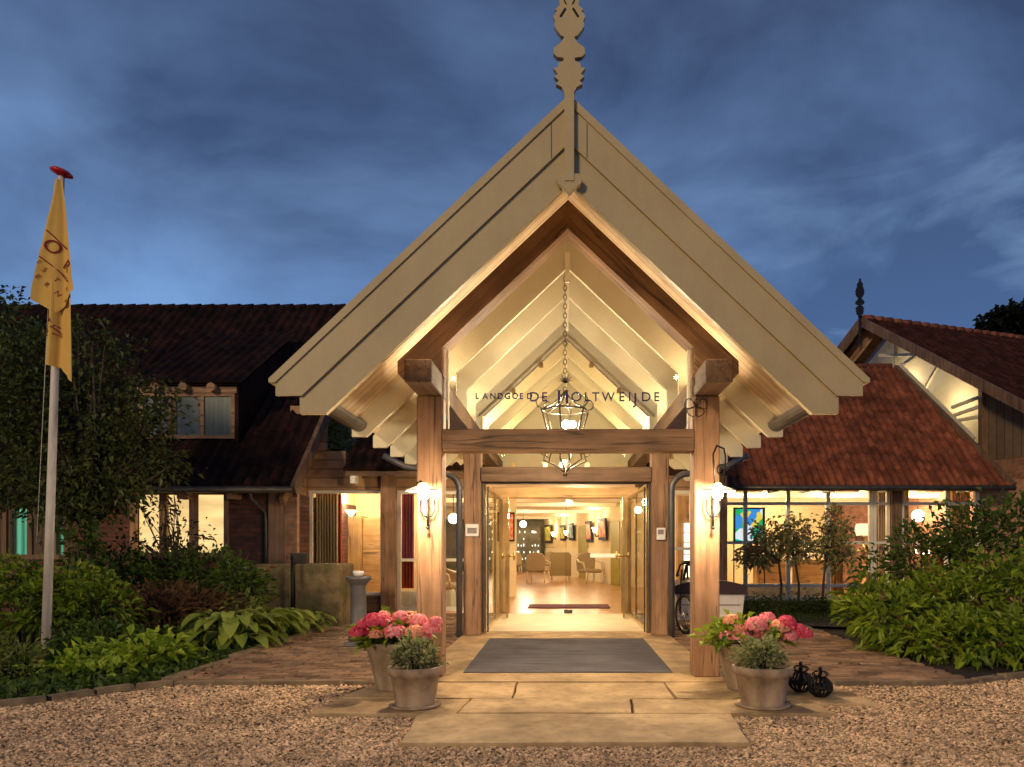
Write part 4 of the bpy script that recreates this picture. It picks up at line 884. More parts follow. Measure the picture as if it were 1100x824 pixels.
tile_roof('tile_covering', 'tile_red' if 0 else 'tile_dark', rf, (-19.9, YB-.47, zeb-.02), (1, 0, 0), (0, 1, .919), 19.9+X(314, YB-.4), 7.97, tw=.235, th=.33)
xr = X(314, YB-.4)+.06
m = MB(); m.bar((xr, YB-.5, zeb-.12), (xr, 20.45, zeb+5.28), .09, .26); m.build('verge_board', 'oldwood_z', rf)
m = MB(); m.bar((xr-.3, YB-.3, zeb-.3), (xr-.3, 20.45, zeb+4.98), .08, .2); m.build('verge_rafter', 'oak_z', rf)
m = MB(); m.extr([(-20, 20.4, zeb+5.33), (xr, 20.4, zeb+5.33), (xr, 26.3, zeb), (-20, 26.3, zeb)], (0, 0, -.12)); m.build('rear_slope', 'tile_dark', rf)
m = MB()
for i in range(52): m.tube([(-19.6+i*.36, 20.42, zeb+5.34), (-19.6+i*.36+.34, 20.42, zeb+5.36)], [.10, .115], 8) if -19.6+i*.36 < xr-.3 else None
m.build('ridge_tile', 'tile_dark', rf)
m = MB(); m.tube([(-19.9, YB-.53, zeb-.08), (xr, YB-.53, zeb-.08)], .065); m.build('gutter', 'gutter', rf)
m = MB(); m.tube([(X(278, YB), YB-.45, zeb-.1), (X(279, YB), YB-.4, zeb-.25), (X(286, YB), YB-.08, zeb-.5), (X(287, YB), YB-.07, zeb-.7), (X(287, YB), YB-.07, 0)], .035); m.build('downpipe', 'gutter', rf)
for px in (150, 204, 256): m = MB(); m.xz([(X(px, YB)-.08, zeb-.25), (X(px, YB)+.08, zeb-.25), (X(px, YB)+.1, zeb-.1), (X(px, YB)-.1, zeb-.1)], YB-.35, YB-.045); m.build('eave_bracket', 'oak_y', barn)
# dormer
YD = 15.6; dx0, dx1 = X(150, YD), X(252, YD); dz0, dz1 = Z(471, YD), Z(416, YD)
for q_, o_ in ((dx1, .08), (dx0, -.08)): m = MB(); m.extr([(q_, YD, dz0-.35), (q_, YD, dz1+.02), (q_, YD+2.6, dz1+1.55), (q_, YD+2.6, dz1+1.2)], (o_, 0, 0)); m.build('dormer_side', 'tile_dark', rf)
window(rf, dx0, dx1, dz0, dz1-.12, YD, fw=.07, xdiv=[X(182, YD), X(187, YD), X(217, YD)], fm='oak_x', gm='grey_glass_dark', name='dormer_window')
m = MB(); m.box(dx0-.05, dx1+.05, YD-.02, YD+.08, dz1-.118, dz1+.02)
for px in (170, 200, 230): m.tube([(X(px, YD), YD-.16, dz1-.02), (X(px, YD), YD+.2, dz1-.02)], .09, 10)
m.build('dormer_lintel', 'oak_x', rf)
m = MB(); m.extr([(dx0-.12, YD-.1, dz1+.03), (dx1+.12, YD-.1, dz1+.03), (dx1+.12, YD+3.0, dz1+1.9), (dx0-.12, YD+3.0, dz1+1.9)], (0, 0, .06)); dro = m.build('dormer_roof', 'tile_dark', rf); tile_roof('dormer_tiles', 'tile_dark', dro, (dx0-.14, YD-.14, dz1+.08), (1, 0, 0), (0, 3.1, 1.87), dx1-dx0+.28, 3.6, tw=.235, th=.33)

# ------------------------------------------------------------------ right barn
A = Vector((10.5, 25, 9.06)); g_ = Vector((.342, -.94, 0)); r_ = Vector((.94, .342, 0)); P_ = .665
rb = thing('gabled_barn', (14, 23, 0), 'timber and brick barn with red tiled gable roof and black finial at right', 'building')
def gp(t, z=None, off=0, ridge=0):
    q = A+g_*t+r_*ridge; return Vector((q.x, q.y, (A.z-P_*abs(t) if z is None else z)+off))
TF = 7.2
nz = Vector((0, 0, 1))
# roof slabs
m = MB(); m.extr([gp(0, ridge=-.5)[:], gp(TF, ridge=-.5)[:], gp(TF, ridge=16)[:], gp(0, ridge=16)[:]], (0, 0, -.15)); rfr = m.build('roof', 'oldwood_x', rb)
m = MB(); m.extr([gp(0, ridge=-.5)[:], gp(-TF, ridge=-.5)[:], gp(-TF, ridge=16)[:], gp(0, ridge=16)[:]], (0, 0, -.15)); m.build('rear_slope', 'tile_dark', rb)
ev = gp(TF, ridge=-.45, off=.02); vv = (g_*-1+nz*P_)
tile_roof('tile_covering', 'tile_barn', rfr, ev[:], (r_.x, r_.y, 0), vv[:], 11.5, TF*math.sqrt(1+P_*P_), tw=.25, th=.36)
m = MB(); m.bar(gp(-.02, ridge=-.55, off=-.05), gp(TF, ridge=-.55, off=-.05), .1, .27); m.build('barge_board', 'oldwood_z', rb)
m = MB(); m.bar(gp(.0, ridge=-.55, off=-.05), gp(-TF, ridge=-.55, off=-.05), .1, .3); m.build('barge_board', 'oldwood_z', rb)
m = MB(); m.bar(gp(.0, ridge=-.2, off=-.55), gp(-TF, ridge=-.2, off=-.55), .1, .2); m.build('gable_rafter', 'dark_oak_l', rb)
m = MB()
for i in range(30): a = gp(0, ridge=-.5+i*.4, off=.04); m.tube([a, a+r_*.38+nz*.02], [.12, .14], 8)
m.build('ridge_tile', 'tile_red', rb)
m = MB()
def finial_g(m, base):
    sc = 60.
    R = [(a/sc, (103-b)/sc) for a, b in fin]
    pts = [(base.x+a*.94, base.y+a*.34, base.z+z) for a, z in R]+[(base.x-a*.94, base.y-a*.34, base.z+z) for a, z in R][::-1]
    m.extr(pts, (g_*.06)[:])
b0 = gp(0, ridge=-.62, off=.05); m = MB(); R = [(a/115, (110-b)/95) for a, b in fin]
m.extr([(b0.x+a*1, b0.y, b0.z+z) for a, z in R]+[(b0.x-a*1, b0.y, b0.z+z) for a, z in R][::-1], (0, .06, 0)); m.box(b0.x-.035, b0.x+.035, b0.y, b0.y+.07, b0.z-.9, b0.z+.05); m.build('finial', 'iron', rb)
# gable wall: lit glazing upper, boards, brick
def gq(ts, mat, name, off=0, th_=.12):
    m = MB(); m.extr([(A+g_*t+r_*off).to_tuple()[:2]+(z,) for t, z in ts], (r_*th_)[:]); return m.build(name, mat, rb)
def rz(t): return A.z-P_*abs(t)-.16
tW = 4.15
gl = gq([(-2.2, 5), (tW, 5), (tW, rz(tW)), (0, rz(0)), (-2.2, rz(-2.2))], 'glass_gable', 'gable_glazing', .02, .01)
bk = gq([(-2.5, 4.6), (tW, 4.6), (tW, rz(tW)), (0, rz(0)), (-2.5, rz(-2.5))], 'cream', 'gable_inner_wall', .9, .1)
m = MB()
def gbar(t0, z0, t1, z1, w_=.09): 
    a = A+g_*t0; b = A+g_*t1; m.bar((a.x, a.y, z0), (b.x, b.y, z1), .08, w_)
gbar(-2.0, 5.2, tW, 5.2); gbar(0.9, 5.2, .9, rz(.9)-.1); gbar(.2, rz(.2)-.9, 1.8, rz(1.8)-.2); gbar(.1, rz(0)-1.9, 1.7, rz(1.7)-.3); gbar(3.0, 5.35, tW, 5.5); gbar(3.1, 5.62, 4.0, 5.75); gbar(1.1, 5.2, 2.6, 7.0, .07)
m.build('glazing_bar', 'cream', gl)
gq([(tW, 3.9), (TF-.2, 3.9), (TF-.2, rz(TF-.2)), (tW, rz(tW))], 'vertical_boards', 'board_wall')
gq([(-6, -.03), (TF-.2, -.03), (TF-.2, 3.895), (-6, 3.895)], 'brick_barn', 'brick_wall')
m = MB(); a = A+g_*tW-r_*.03; m.bar((a.x, a.y, 3.9), (a.x, a.y, rz(tW)), .12, .2); m.build('corner_post', 'oldwood_z', rb)
m = MB(); m.extr([(A+g_*(TF-.2)).to_tuple()[:2]+(z,) for z in (-.03,)]+[(A+g_*(TF-.2)+r_*14).to_tuple()[:2]+(-.03,), (A+g_*(TF-.2)+r_*14).to_tuple()[:2]+(3.6,), (A+g_*(TF-.2)).to_tuple()[:2]+(3.6,)], (g_*-.2)[:]); m.build('brick_wall', 'brick_barn', rb)
q = A+g_*2.6+r_*.3; point('barn_light', (q.x, q.y, 5.9), 55, .3); q = A+g_*.6+r_*.45; point('barn_light', (q.x, q.y, 7.0), 45, .3)
# cream flashing board between low roof verge and gable
m = MB(); m.bar((10.28, ye+3.9, ze+3.98), (11.1, ye+1.25, ze+1.33), .06, .16); m.build('flashing_board', 'cream', rb)

# ------------------------------------------------------------------ wall lamps on posts
def wall_lamp(cx, label, sgn):
    Yl = 8.05; t = thing('wall_lamp', (cx, 8.38, 2.6), label, 'wall lamp', 'disc shaded lamps on the front posts')
    m = MB(); z0 = Z(478, Yl)
    path = [(cx-sgn*.13, 8.36, Z(520, 8.36)), (cx-sgn*.14, 8.3, Z(492, 8.3)), (cx-sgn*.1, 8.2, z0-.02), (cx, 8.1, z0), (cx+sgn*.05, Yl, z0-.1), (cx+sgn*.03, Yl, Z(522, Yl))]
    m.tube(path if sgn < 0 else path[:1]+[(cx-.12, 8.3, Z(519, 8.3)), (cx-.05, 8.15, Z(517, 8.2)), (cx, Yl, Z(522, Yl))], .010)
    if sgn < 0: m.tube([(cx-sgn*.10+.06*math.cos(a)*(1-a/14), 8.33, Z(505, 8.3)+.07*math.sin(a)*(1-a/14)) for a in [k*.5 for k in range(22)]], .008, 6)
    m.build('bracket', 'iron', t)
    m = MB(); m.lathe([(.03, .09), (.05, .06), (.19, .015), (.195, 0), (.18, .003), (.05, .03)], (cx, Yl, Z(528, Yl)), 24); m.build('lamp_shade', 'sign_white', t)
    m = MB(); m.ball((cx, Yl, Z(531, Yl)), .06, 14); m.build('bulb', 'bulb', t)
    m = MB()
    m.tube([(cx, 8.3, Z(532, 8.3)), (cx, 8.3, Z(566, 8.3))], .012); 
    for s in (-1, 1):
        m.tube([(cx+s*.075, 8.3, Z(537, 8.3)), (cx+s*.075, 8.3, Z(548, 8.3)), (cx+s*.045, 8.3, Z(554, 8.3)), (cx, 8.3, Z(556, 8.3))], .010)
    m.tube([(cx, 8.36, Z(545, 8.3)), (cx, 8.3, Z(545, 8.3))], .012); m.ball((cx, 8.3, Z(567, 8.3)), .022, 8)
    m.build('iron_fork', 'iron', t)
    point('wall_lamp_light', (cx, Yl-.02, Z(538, Yl)-.04), 95, .05, (1, .74, .46)); point('wall_lamp_glow', (cx, Yl-.09, Z(528, Yl)+.16), 14, .05, (1, .72, .4))
wall_lamp(X(455, 8.05), 'lit disc shaded wall lamp on the left front post', 1)
wall_lamp(X(771, 8.05), 'lit disc shaded wall lamp on the right front post', -1)
# small spots fixed on truss
for px, py, s in ((449, 340, 1), (766, 338, -1)):
    c = at(px, py, 7.35); t = thing('spotlight', c[:], 'small spotlight under the '+('left' if s > 0 else 'right')+' slope behind the barge board', 'spotlight')
    m = MB(); m.tube([c, c+Vector((0, .09, .05))], .035, 10); m.build('housing', 'iron', t); m = MB(); m.ball((c.x, c.y-.01, c.z), .028, 10); m.build('lens', 'lamp_glow', t)
    point('spot_glow', (c.x+s*.05, c.y+.25, c.z-.15), 5, .03)
# ------------------------------------------------------------------ lantern
LY = 10.0; lx = X(607, LY)
lan = thing('hanging_lantern', (lx, LY, 5.0), 'large wrought iron lantern hanging on a chain in the gable', 'lantern')
zt_, zb_ = Z(441, LY), Z(474, LY)
m = MB(); zz = zt_+.22
k = 0
while zz < 5.3:
    r = .022; m.tube([(lx+(r*math.cos(a) if k % 2 else 0), LY+(0 if k % 2 else r*math.cos(a)), zz+.04*math.sin(a)) for a in [i*PI/4 for i in range(8)]], .006, 5, closed=True); zz += .062; k += 1
m.build('chain', 'lantern_metal', lan)
m = MB()
for i in range(7): 
    a = (i-3)*.45; m.xz([(lx-.02, Z(412, LY)), (lx+.02, Z(412, LY)), (lx+.16*math.sin(a)+.0, Z(409, LY)+.12*math.cos(a))], LY-.03, LY-.01)
m.build('leaf_ornament', 'brass', lan)
m = MB(); ns = 6
for i in range(ns):
    a = 2*PI*i/ns+.3; ca, sa = math.cos(a), math.sin(a); a2 = 2*PI*(i+1)/ns+.3; c2, s2 = math.cos(a2), math.sin(a2)
    m.tube([(lx+.33*ca, LY+.33*sa, zt_), (lx+.17*ca, LY+.17*sa, zb_-.1)], .012, 6)
    m.tube([(lx+.33*ca, LY+.33*sa, zt_), (lx+.33*c2, LY+.33*s2, zt_)], .014, 6); m.tube([(lx+.17*ca, LY+.17*sa, zb_-.1), (lx+.17*c2, LY+.17*s2, zb_-.1)], .014, 6)
    m.tube([(lx+.33*ca, LY+.33*sa, zt_), (lx+.2*ca, LY+.2*sa, zt_+.06), (lx+.08*ca, LY+.08*sa, zt_+.16), (lx, LY, zt_+.26)], .012, 6)
    m.tube([(lx+(.33+.07*math.sin(b))*ca, LY+(.33+.07*math.sin(b))*sa, zt_+.02+.07*(1-math.cos(b))) for b in [j*.5 for j in range(10)]], .009, 5)
    m.tube([(lx+.17*ca, LY+.17*sa, zb_-.1), (lx+.27*ca, LY+.27*sa, zb_-.16), (lx+.3*ca, LY+.3*sa, zb_-.26), (lx+.2*ca, LY+.2*sa, zb_-.3), (lx+.08*ca, LY+.08*sa, zb_-.36), (lx, LY, zb_-.42)], .011, 6)
    m.tube([(lx+.3*ca, LY+.3*sa, zb_-.2), (lx+.36*ca, LY+.36*sa, zb_-.16), (lx+.34*ca, LY+.34*sa, zb_-.1)], .009, 5)
m.ball((lx, LY, zb_-.44), .035, 10); m.build('iron_cage', 'lantern_metal', lan)
m = MB()
for i in range(ns):
    a = 2*PI*i/ns+.3; ca, sa = math.cos(a), math.sin(a); a2 = 2*PI*(i+1)/ns+.3; c2, s2 = math.cos(a2), math.sin(a2)
    m.add([(lx+.32*ca, LY+.32*sa, zt_), (lx+.32*c2, LY+.32*s2, zt_), (lx+.165*c2, LY+.165*s2, zb_-.1), (lx+.165*ca, LY+.165*sa, zb_-.1)], [(0, 1, 2, 3)])
m.build('pane', 'glass', lan)
m = MB()
for a in (0, 2.1, 4.2): m.ball((lx+.06*math.cos(a)+.04, LY+.06*math.sin(a), Z(456, LY)), .05, 10)
m.build('bulb', 'bulb', lan)
point('lantern_light', (lx, LY, Z(456, LY)), 430, .1, (1, .82, .58))
# added uplights, unseen on top of the wall plates, brighten the roof frames
for y in (9.1, 11.2, 13.3, 15.4):
    for s in (-1, 1):
        t = thing('uplight', (CX+s*1.56, y, 3.45), 'small added uplight strip on top of the '+('right' if s > 0 else 'left')+' wall plate', 'uplight', 'added uplights on top of the wall plates')
        m = MB(); m.box(CX+s*1.56-.05, CX+s*1.56+.05, y-.12, y+.12, 3.445, 3.48, .005); m.build('housing', 'iron', t); m = MB(); m.box(CX+s*1.56-.035, CX+s*1.56+.035, y-.1, y+.1, 3.482, 3.49); m.build('lens', 'lamp_glow', t)
        area('roof_fill_light', (CX+s*1.56, y, 3.51), 9 if y < 13 else 36, .07, .2, (PI, 0, 0))
# added floodlight, unseen behind the tie beam, brightens the end gable; plus vestibule downlight
t = thing('porch_fill_light', (CX, 12.64, 2.70), 'added slim black fill light fixed unseen on the rear of the inner tie beam', 'floodlight')
m = MB(); m.box(CX-.25, CX+.25, 12.603, 12.66, 2.64, 2.76, .01); m.build('housing', 'iron', t); m = MB(); m.box(CX-.22, CX+.22, 12.662, 12.67, 2.66, 2.74); m.build('lens', 'lamp_glow', t)
area('vestibule_lamp', (CX, 12.70, 2.70), 120, .4, .12, (math.radians(100), 0, 0)); area('vestibule_lamp', (CX, 14.4, 3.3), 70, 1.6, 2.0)  # the first is the added fill light behind the tie beam

# ------------------------------------------------------------------ door plates, downpipes, ornament
t = thing('notice_sign', (X(507, 12.34), 12.34, Z(570, 12.34)), 'small white plate with grey panel on the left inner post', 'sign'); m = MB(); m.box(X(500, 12.34), X(514, 12.34), 12.34, 12.365, Z(576, 12.34), Z(563, 12.34)); m.build('plate', 'sign_white', t); m = MB(); m.box(X(502, 12.33), X(512, 12.33), 12.333, 12.339, Z(573, 12.33), Z(567, 12.33)); m.build('panel', 'sign_grey', t)
t = thing('intercom', (X(710, 12.34), 12.34, Z(573, 12.34)), 'small pale entry keypad on the right inner post', 'intercom'); m = MB(); m.box(X(705.5, 12.33), X(715, 12.33), 12.32, 12.365, Z(580, 12.34), Z(567, 12.34), .008); m.build('housing', 'sign_white', t); m = MB(); m.box(X(707, 12.31), X(713, 12.31), 12.313, 12.319, Z(574, 12.31), Z(569, 12.31)); m.build('panel', 'sign_grey', t)
for s, lb in ((-1, 'dark round downpipe bending outward left of the left inner post'), (1, 'dark round downpipe bending outward right of the right inner post')):
    x_ = X(493.5, 12.3) if s < 0 else X(721.5, 12.3); Yp = 12.3; m = MB(); zt2 = Z(509, Yp)
    pts = [(x_, Yp, .0), (x_, Yp, zt2-.28)]+[(x_+s*.26*(1-math.cos(a)), Yp, zt2-.26+.26*math.sin(a)) for a in [k*PI/16 for k in range(1, 9)]]+[(x_+s*.9, Yp, zt2+.12), (x_+s*1.25, Yp, zt2+.3)]
    m.tube(pts, .052, 10); tag(m.build('downpipe', 'grey_metal'), lb, 'downpipe')
t = thing('wire_ornament', (X(745, 8.3), 8.3, Z(440, 8.3)), 'twisted black wire bow with hanging cord on the right front post', 'ornament'); m = MB(); c0 = Vector((X(748, 8.3), 8.33, Z(436, 8.3)))
for a0, rr_ in ((.3, .13), (2.8, .13), (1.2, .08), (4.1, .12), (5.3, .12)):
    m.tube([(c0.x+rr_*(math.cos(a0)*math.sin(b)-.45*math.sin(a0)*math.sin(2*b)), c0.y, c0.z+rr_*(math.sin(a0)*math.sin(b)+.45*math.cos(a0)*math.sin(2*b))) for b in [k*PI/10 for k in range(11)]], .006, 5)
m.tube([c0, c0+Vector((.01, 0, .15)), c0+Vector((-.02, 0, .3)), c0+Vector((.04, 0, .42))], .006, 5); m.build('wire', 'iron', t)
t = thing('corner_camera', (X(380, 15.9), 15.9, Z(514, 15.9)), 'little white camera box under the small dark roof left of the post', 'camera'); m = MB(); m.box(X(377, 15.9), X(383, 15.9), 15.8, 16.1, Z(520, 15.9), Z(510, 15.9), .02); m.build('housing', 'sign_white', t); m = MB(); m.box(X(379, 15.9), X(381, 15.9), 15.9, 16, Z(510, 15.9), 3.1); m.build('mount', 'gutter', t)

# ------------------------------------------------------------------ flagpole and flag
bx, by = -6.87, 9.9
t = thing('flagpole', (bx, by, 0), 'tall white flagpole with red disc cap at left', 'flagpole')
topx = X(66, by); ztop = Z(190, by)
m = MB(); m.tube([(bx, by, -.02), (bx+(topx-bx)*.5, by, ztop*.5), (topx, by, ztop)], [.058, .05, .038], 14); m.build('pole', 'pole_paint', t)
m = MB(); m.lathe([(.02, -.07), (.05, -.05), (.13, -.02), (.135, .0), (.1, .03), (.02, .045)], (0, 0, 0), 20); m.v = [(topx+a, by+b, ztop+.06+c-a*.25) for a, b, c in m.v]; m.build('cap', 'red_paint', t)
m = MB(); m.box(bx-.07, bx-.055, by-.03, by+.03, Z(583, by)-.05, Z(583, by)+.08); m.tube([(bx-.02, by-.07, Z(585, by)), (bx-.02, by-.07, Z(577, by))], .015); m.build('cleat', 'gutter', t)
m = MB(); m.tube([(topx-.06, by-.05, ztop-.1), (bx-.075, by-.06, Z(583, by))], .004, 5); m.build('halyard', 'pole_paint', t)
FY = by-.14
# silhouette rows (y px, left px, right px)
upper = [(194, 62, 68), (215, 59, 71), (240, 54, 74), (265, 49.5, 77), (290, 44, 80), (305, 41, 82), (318, 38.5, 84)]
def lerp_rows(rows, y):
    for (a, l0, r0), (b, l1, r1) in zip(rows[:-1], rows[1:]):
        if y <= b: u = max(0, (y-a)/(b-a)); return l0+(l1-l0)*u, r0+(r1-r0)*u
    return rows[-1][1:]
def flag_y(u, t): return FY-.035-.05*math.sin(u*5.2+.4+t*1.5)*(.3+t)-.02*math.sin(u*13+t*3)*t
V = []; F = []; nr, nc = 40, 26
for j in range(nr+1):
    t_ = j/nr
    for i in range(nc+1):
        u = i/nc; yb = 323-13*u-0*u if u < .8 else 312.6+3*(u-.8)
        yb = 324+ (26*u if u < .45 else 11.7-(u-.45)*42)   # lower hem: dips to the middle, rises to the right
        yy = 194+(yb-194)*t_; l_, r_x = lerp_rows(upper, min(yy, 318)); px = l_+(r_x-l_)*u; q = at(px, yy, FY); V.append((q.x, flag_y(u, t_), q.z))
for j in range(nr):
    for i in range(nc): a = j*(nc+1)+i; F.append((a, a+1, a+nc+2, a+nc+1))
low = [(300, 55, 77), (345, 53, 77.5), (370, 51, 78), (390, 49.5, 78)]
V2 = []; F2 = []
for j in range(25):
    t_ = j/24
    for i in range(17):
        u = i/16; yb = 392+ (4*u if u < .4 else 1.6+(u-.4)*29); yy = 300+(yb-300)*t_; l_, r_x = lerp_rows(low, min(yy, 390)); px = l_+(r_x-l_)*u; q = at(px, yy, FY); V2.append((q.x, FY+.035-.05*math.sin(u*6.5+1+t_)-.02*math.sin(u*15), q.z))
for j in range(24):
    for i in range(16): a = j*17+i; F2.append((a, a+1, a+18, a+17))
fl = thing('flag', (topx, FY, ztop-.05), 'limp yellow flag with dark red letters drooping from the flagpole', 'flag')
m = MB(); m.add(V, F, True); m.add(V2, F2, True); m.build('cloth', 'flag_cloth', fl)
def fwarp(q):
    px = q[0]*800/FY+604; py = 587-(q[2]-1.5)*800/FY
    if py < 330: l_, r_x = lerp_rows(upper, min(py, 318)); u = (px-l_)/(r_x-l_); y = flag_y(u, (py-194)/128)
    else: l_, r_x = lerp_rows(low, min(py, 390)); u = (px-l_)/(r_x-l_); y = FY+.035-.05*math.sin(u*6.5+1+(py-300)/95)-.02*math.sin(u*15)
    return (q[0], y-.012+(q[1]-FY)*.5, q[2])
m = MB()
def ftext(s, px, py, size, rot=-.75, off=.0):
    q = at(px, py, FY); mm = MB(); text_mb(mm, s, size, (0, FY, 0), offset=off, depth=.001); c, sn = math.cos(rot), math.sin(rot)
    mm.v = [fwarp((q.x+a*c-z*sn, b, q.z+a*sn+z*c)) for a, b, z in mm.v]; m.add(mm.v, mm.f)
ftext('O', 49, 268, .24, -.55); ftext('R', 66, 286, .20, -.9)
for ch, px, py in (('I', 45, 285), ('S', 48.5, 292), ('T', 58, 301), ('R', 69, 311), ('E', 43, 300), ('R', 49.5, 307), ('N', 58, 315), ('A', 67, 323)): ftext(ch, px, py, .085, -.8)
def farc(p):
    mm = MB(); mm.tube([at(a, b, FY) for a, b in p], .0075, 4); m.add([fwarp(v) for v in mm.v], mm.f)
farc([(54.5, 250), (60, 255), (66, 262), (73.5, 269)]); farc([(48, 278.5), (55, 284), (64, 292), (75, 304)]); farc([(51, 353), (56, 351), (60, 355), (62.5, 360), (57, 358), (51, 361), (51, 353)]); farc([(52, 357), (58, 349), (61, 351)]); farc([(54, 342), (55, 346)])
m.build('lettering', 'flag_ink', fl)

# ------------------------------------------------------------------ pots, plants
def flower_head(c, r, mat, parent, n=260):
    d = norm(RNG.normal(0, 1, (n*2, 3))); d = d[d[:, 2] > -.35][:n]; P = np.array(c)+d*r*RNG.uniform(.86, 1.05, (len(d), 1))*np.array([1, 1, .8])
    n = len(P); T1 = norm(np.cross(d, norm(RNG.normal(0, 1, (n, 3))))); T2 = np.cross(d, T1); s = r*.145
    # four-petalled florets
    V = np.stack([P, P+T1*s+d*s*.25, P+(T1+T2)*s*.72+d*s*.1, P+T2*s+d*s*.25, P+(T2-T1)*s*.72+d*s*.1, P-T1*s+d*s*.25, P-(T1+T2)*s*.72+d*s*.1, P-T2*s+d*s*.25, P+(T1-T2)*s*.72+d*s*.1], 1).reshape(-1, 3)
    i = np.arange(n)[:, None, None]*9; F = (i+np.array([(0, 1, 2), (0, 2, 3), (0, 3, 4), (0, 4, 5), (0, 5, 6), (0, 6, 7), (0, 7, 8), (0, 8, 1)])[None]).reshape(-1, 3)
    o = npmesh('flower_head', V, F, mat, parent)
    return o
def hydrangea(px, py, Y, label, heads, rim=.29, h=.5, flip=1):
    x_, y_ = X(px, Y), Y; z_ = .02; t = thing('potted_hydrangea', (x_, y_, z_), label, 'potted plant')
    m = MB(); m.lathe([(rim*.62, 0), (rim*.64, .03), (rim*.8, .2), (rim*.97, h-.08), (rim*1.06, h-.06), (rim*1.08, h-.01), (rim*1.02, h), (rim*.92, h-.02), (rim*.9, h-.08)], (x_, y_, z_), 32); m.build('pot', 'urn_clay', t)
    m = MB(); m.lathe([(.01, h-.05), (rim*.9, h-.06)], (x_, y_, z_), 20); m.build('soil', 'soil', t)
    P, D = clump_points((x_, y_, z_+h+.04), (.36, .34, .12), 50, 8, .04, .5, -.3); leaves('foliage', P, D, .12, .085, 'leaf_green', t, jit=.4)
    for hx, hy, r, mt in heads:
        q = at(hx, hy, Y-random.uniform(.05, .32)); flower_head(q, r*1.15, mt, t)
    return t
PK, PE, MG = 'petal_pink', 'petal_peach', 'petal_magenta'
hydrangea(424, 743, 7.75, 'pink hydrangea in the tall clay urn behind the left front pot', [(386, 680, .085, MG), (402, 668, .095, MG), (418, 672, .085, PK), (404, 682, .06, PE), (425, 680, .1, PK), (440, 665, .085, PE), (430, 663, .07, PK), (449, 668, .09, PK), (446, 680, .085, PE), (463, 676, .085, PK), (468, 668, .06, PK), (412, 662, .06, PK), (456, 684, .07, PK), (390, 672, .06, MG)])
hydrangea(800, 743, 7.75, 'pink hydrangea in the tall clay urn behind the right front pot', [(786, 667, .075, PE), (780, 684, .07, 'petal_pink'), (797, 684, .085, PK), (812, 672, .095, PK), (824, 664, .07, PK), (806, 682, .08, PK), (821, 682, .085, PK), (838, 674, .09, PE), (845, 669, .08, MG), (856, 678, .085, MG), (864, 682, .075, MG), (848, 684, .07, PK), (793, 676, .06, PE), (833, 688, .06, PE)])
def bushpot(px, Y, label, rim=.27):
    x_, y_ = X(px, Y), Y; z_ = .022; h = .37; t = thing('potted_bush', (x_, y_, z_), label, 'potted plant')
    m = MB(); m.lathe([(rim*.74, 0), (rim*.77, .012), (rim*.76, .04), (rim*.92, h-.09), (rim*1.02, h-.08), (rim*1.06, h-.05), (rim*1.05, h-.01), (rim*.98, h), (rim*.9, h-.02), (rim*.86, h-.08)], (x_, y_, z_), 36); m.build('pot', 'terracotta', t)
    m = MB(); m.lathe([(.01, h-.03), (rim*.87, h-.05)], (x_, y_, z_), 20); m.build('soil', 'soil', t)
    P, D = clump_points((x_, y_, z_+h+.09), (.22, .21, .14), 110, 10, .03, .3, -.7); leaves('foliage', P, D+np.array([0, 0, .5]), .055, .028, 'leaf_silver', t, jit=.5)
    m = MB()
    for k in range(14): a = random.random()*6.28; r = random.uniform(.05, .2); m.tube([(x_+.03*math.cos(a), y_+.03*math.sin(a), z_+h-.04), (x_+r*.6*math.cos(a), y_+r*.6*math.sin(a), z_+h+.1), (x_+r*math.cos(a), y_+r*math.sin(a), z_+h+.24)], [.008, .006, .003], 5)
    m.build('stems', 'bark', t)
    m = MB(); m.lathe([(rim*.95, -.004), (rim*1.0, .012), (rim*.9, .014)], (x_, y_, z_), 24); m.build('saucer', 'terracotta', t)
    return t
bushpot(446, 6.95, 'small silver green bush in the terracotta pot left of the flagstones', .245); bushpot(819, 6.97, 'small silver green bush in the terracotta pot right of the flagstones', .265)
def iron_ball(px, py, r, label):
    x_, y_ = gx(px, py); z_ = .012; t = thing('iron_ornament', (x_, y_, z_), label, 'ornament', 'black wrought iron ornaments by the right pot'); c = Vector((x_, y_, z_+r*.85))
    m = MB()
    for k in range(8): a = k*PI/8; m.tube([(c.x+r*math.cos(a)*math.cos(b), c.y+r*math.sin(a)*math.cos(b), c.z+r*.85*math.sin(b)) for b in [j*PI/10 for j in range(20)]], .009, 5, closed=True)
    m.lathe([(r*.98, -.02), (r*1.02, 0), (r*.98, .02)], c, 20); m.lathe([(r*.5, 0), (r*.5, .02)], (x_, y_, z_), 16); m.build('iron_cage', 'iron', t)
    m = MB(); m.ball(c, r*.4, 14); m.build('core', 'iron', t)
    m = MB(); m.tube([c+Vector((0, 0, r*.8)), c+Vector((0, 0, r*1.5))], .012)
    for k in range(6):
        a = k*PI/3; m.tube([(c.x+(.02+r*.5*math.sin(b))*math.cos(a), c.y+(.02+r*.5*math.sin(b))*math.sin(a), c.z+r*.85+r*.35*(1-math.cos(b))*.7) for b in [j*.5 for j in range(8)]], .007, 5)
    m.ball(c+Vector((0, 0, r*1.55)), .022, 8); m.build('scroll_crown', 'iron', t)
iron_ball(860, 744, .12, 'taller black iron ball ornament with scroll crown beside the right pot'); iron_ball(881, 749.5, .115, 'lower black iron ball ornament nearest the gravel')
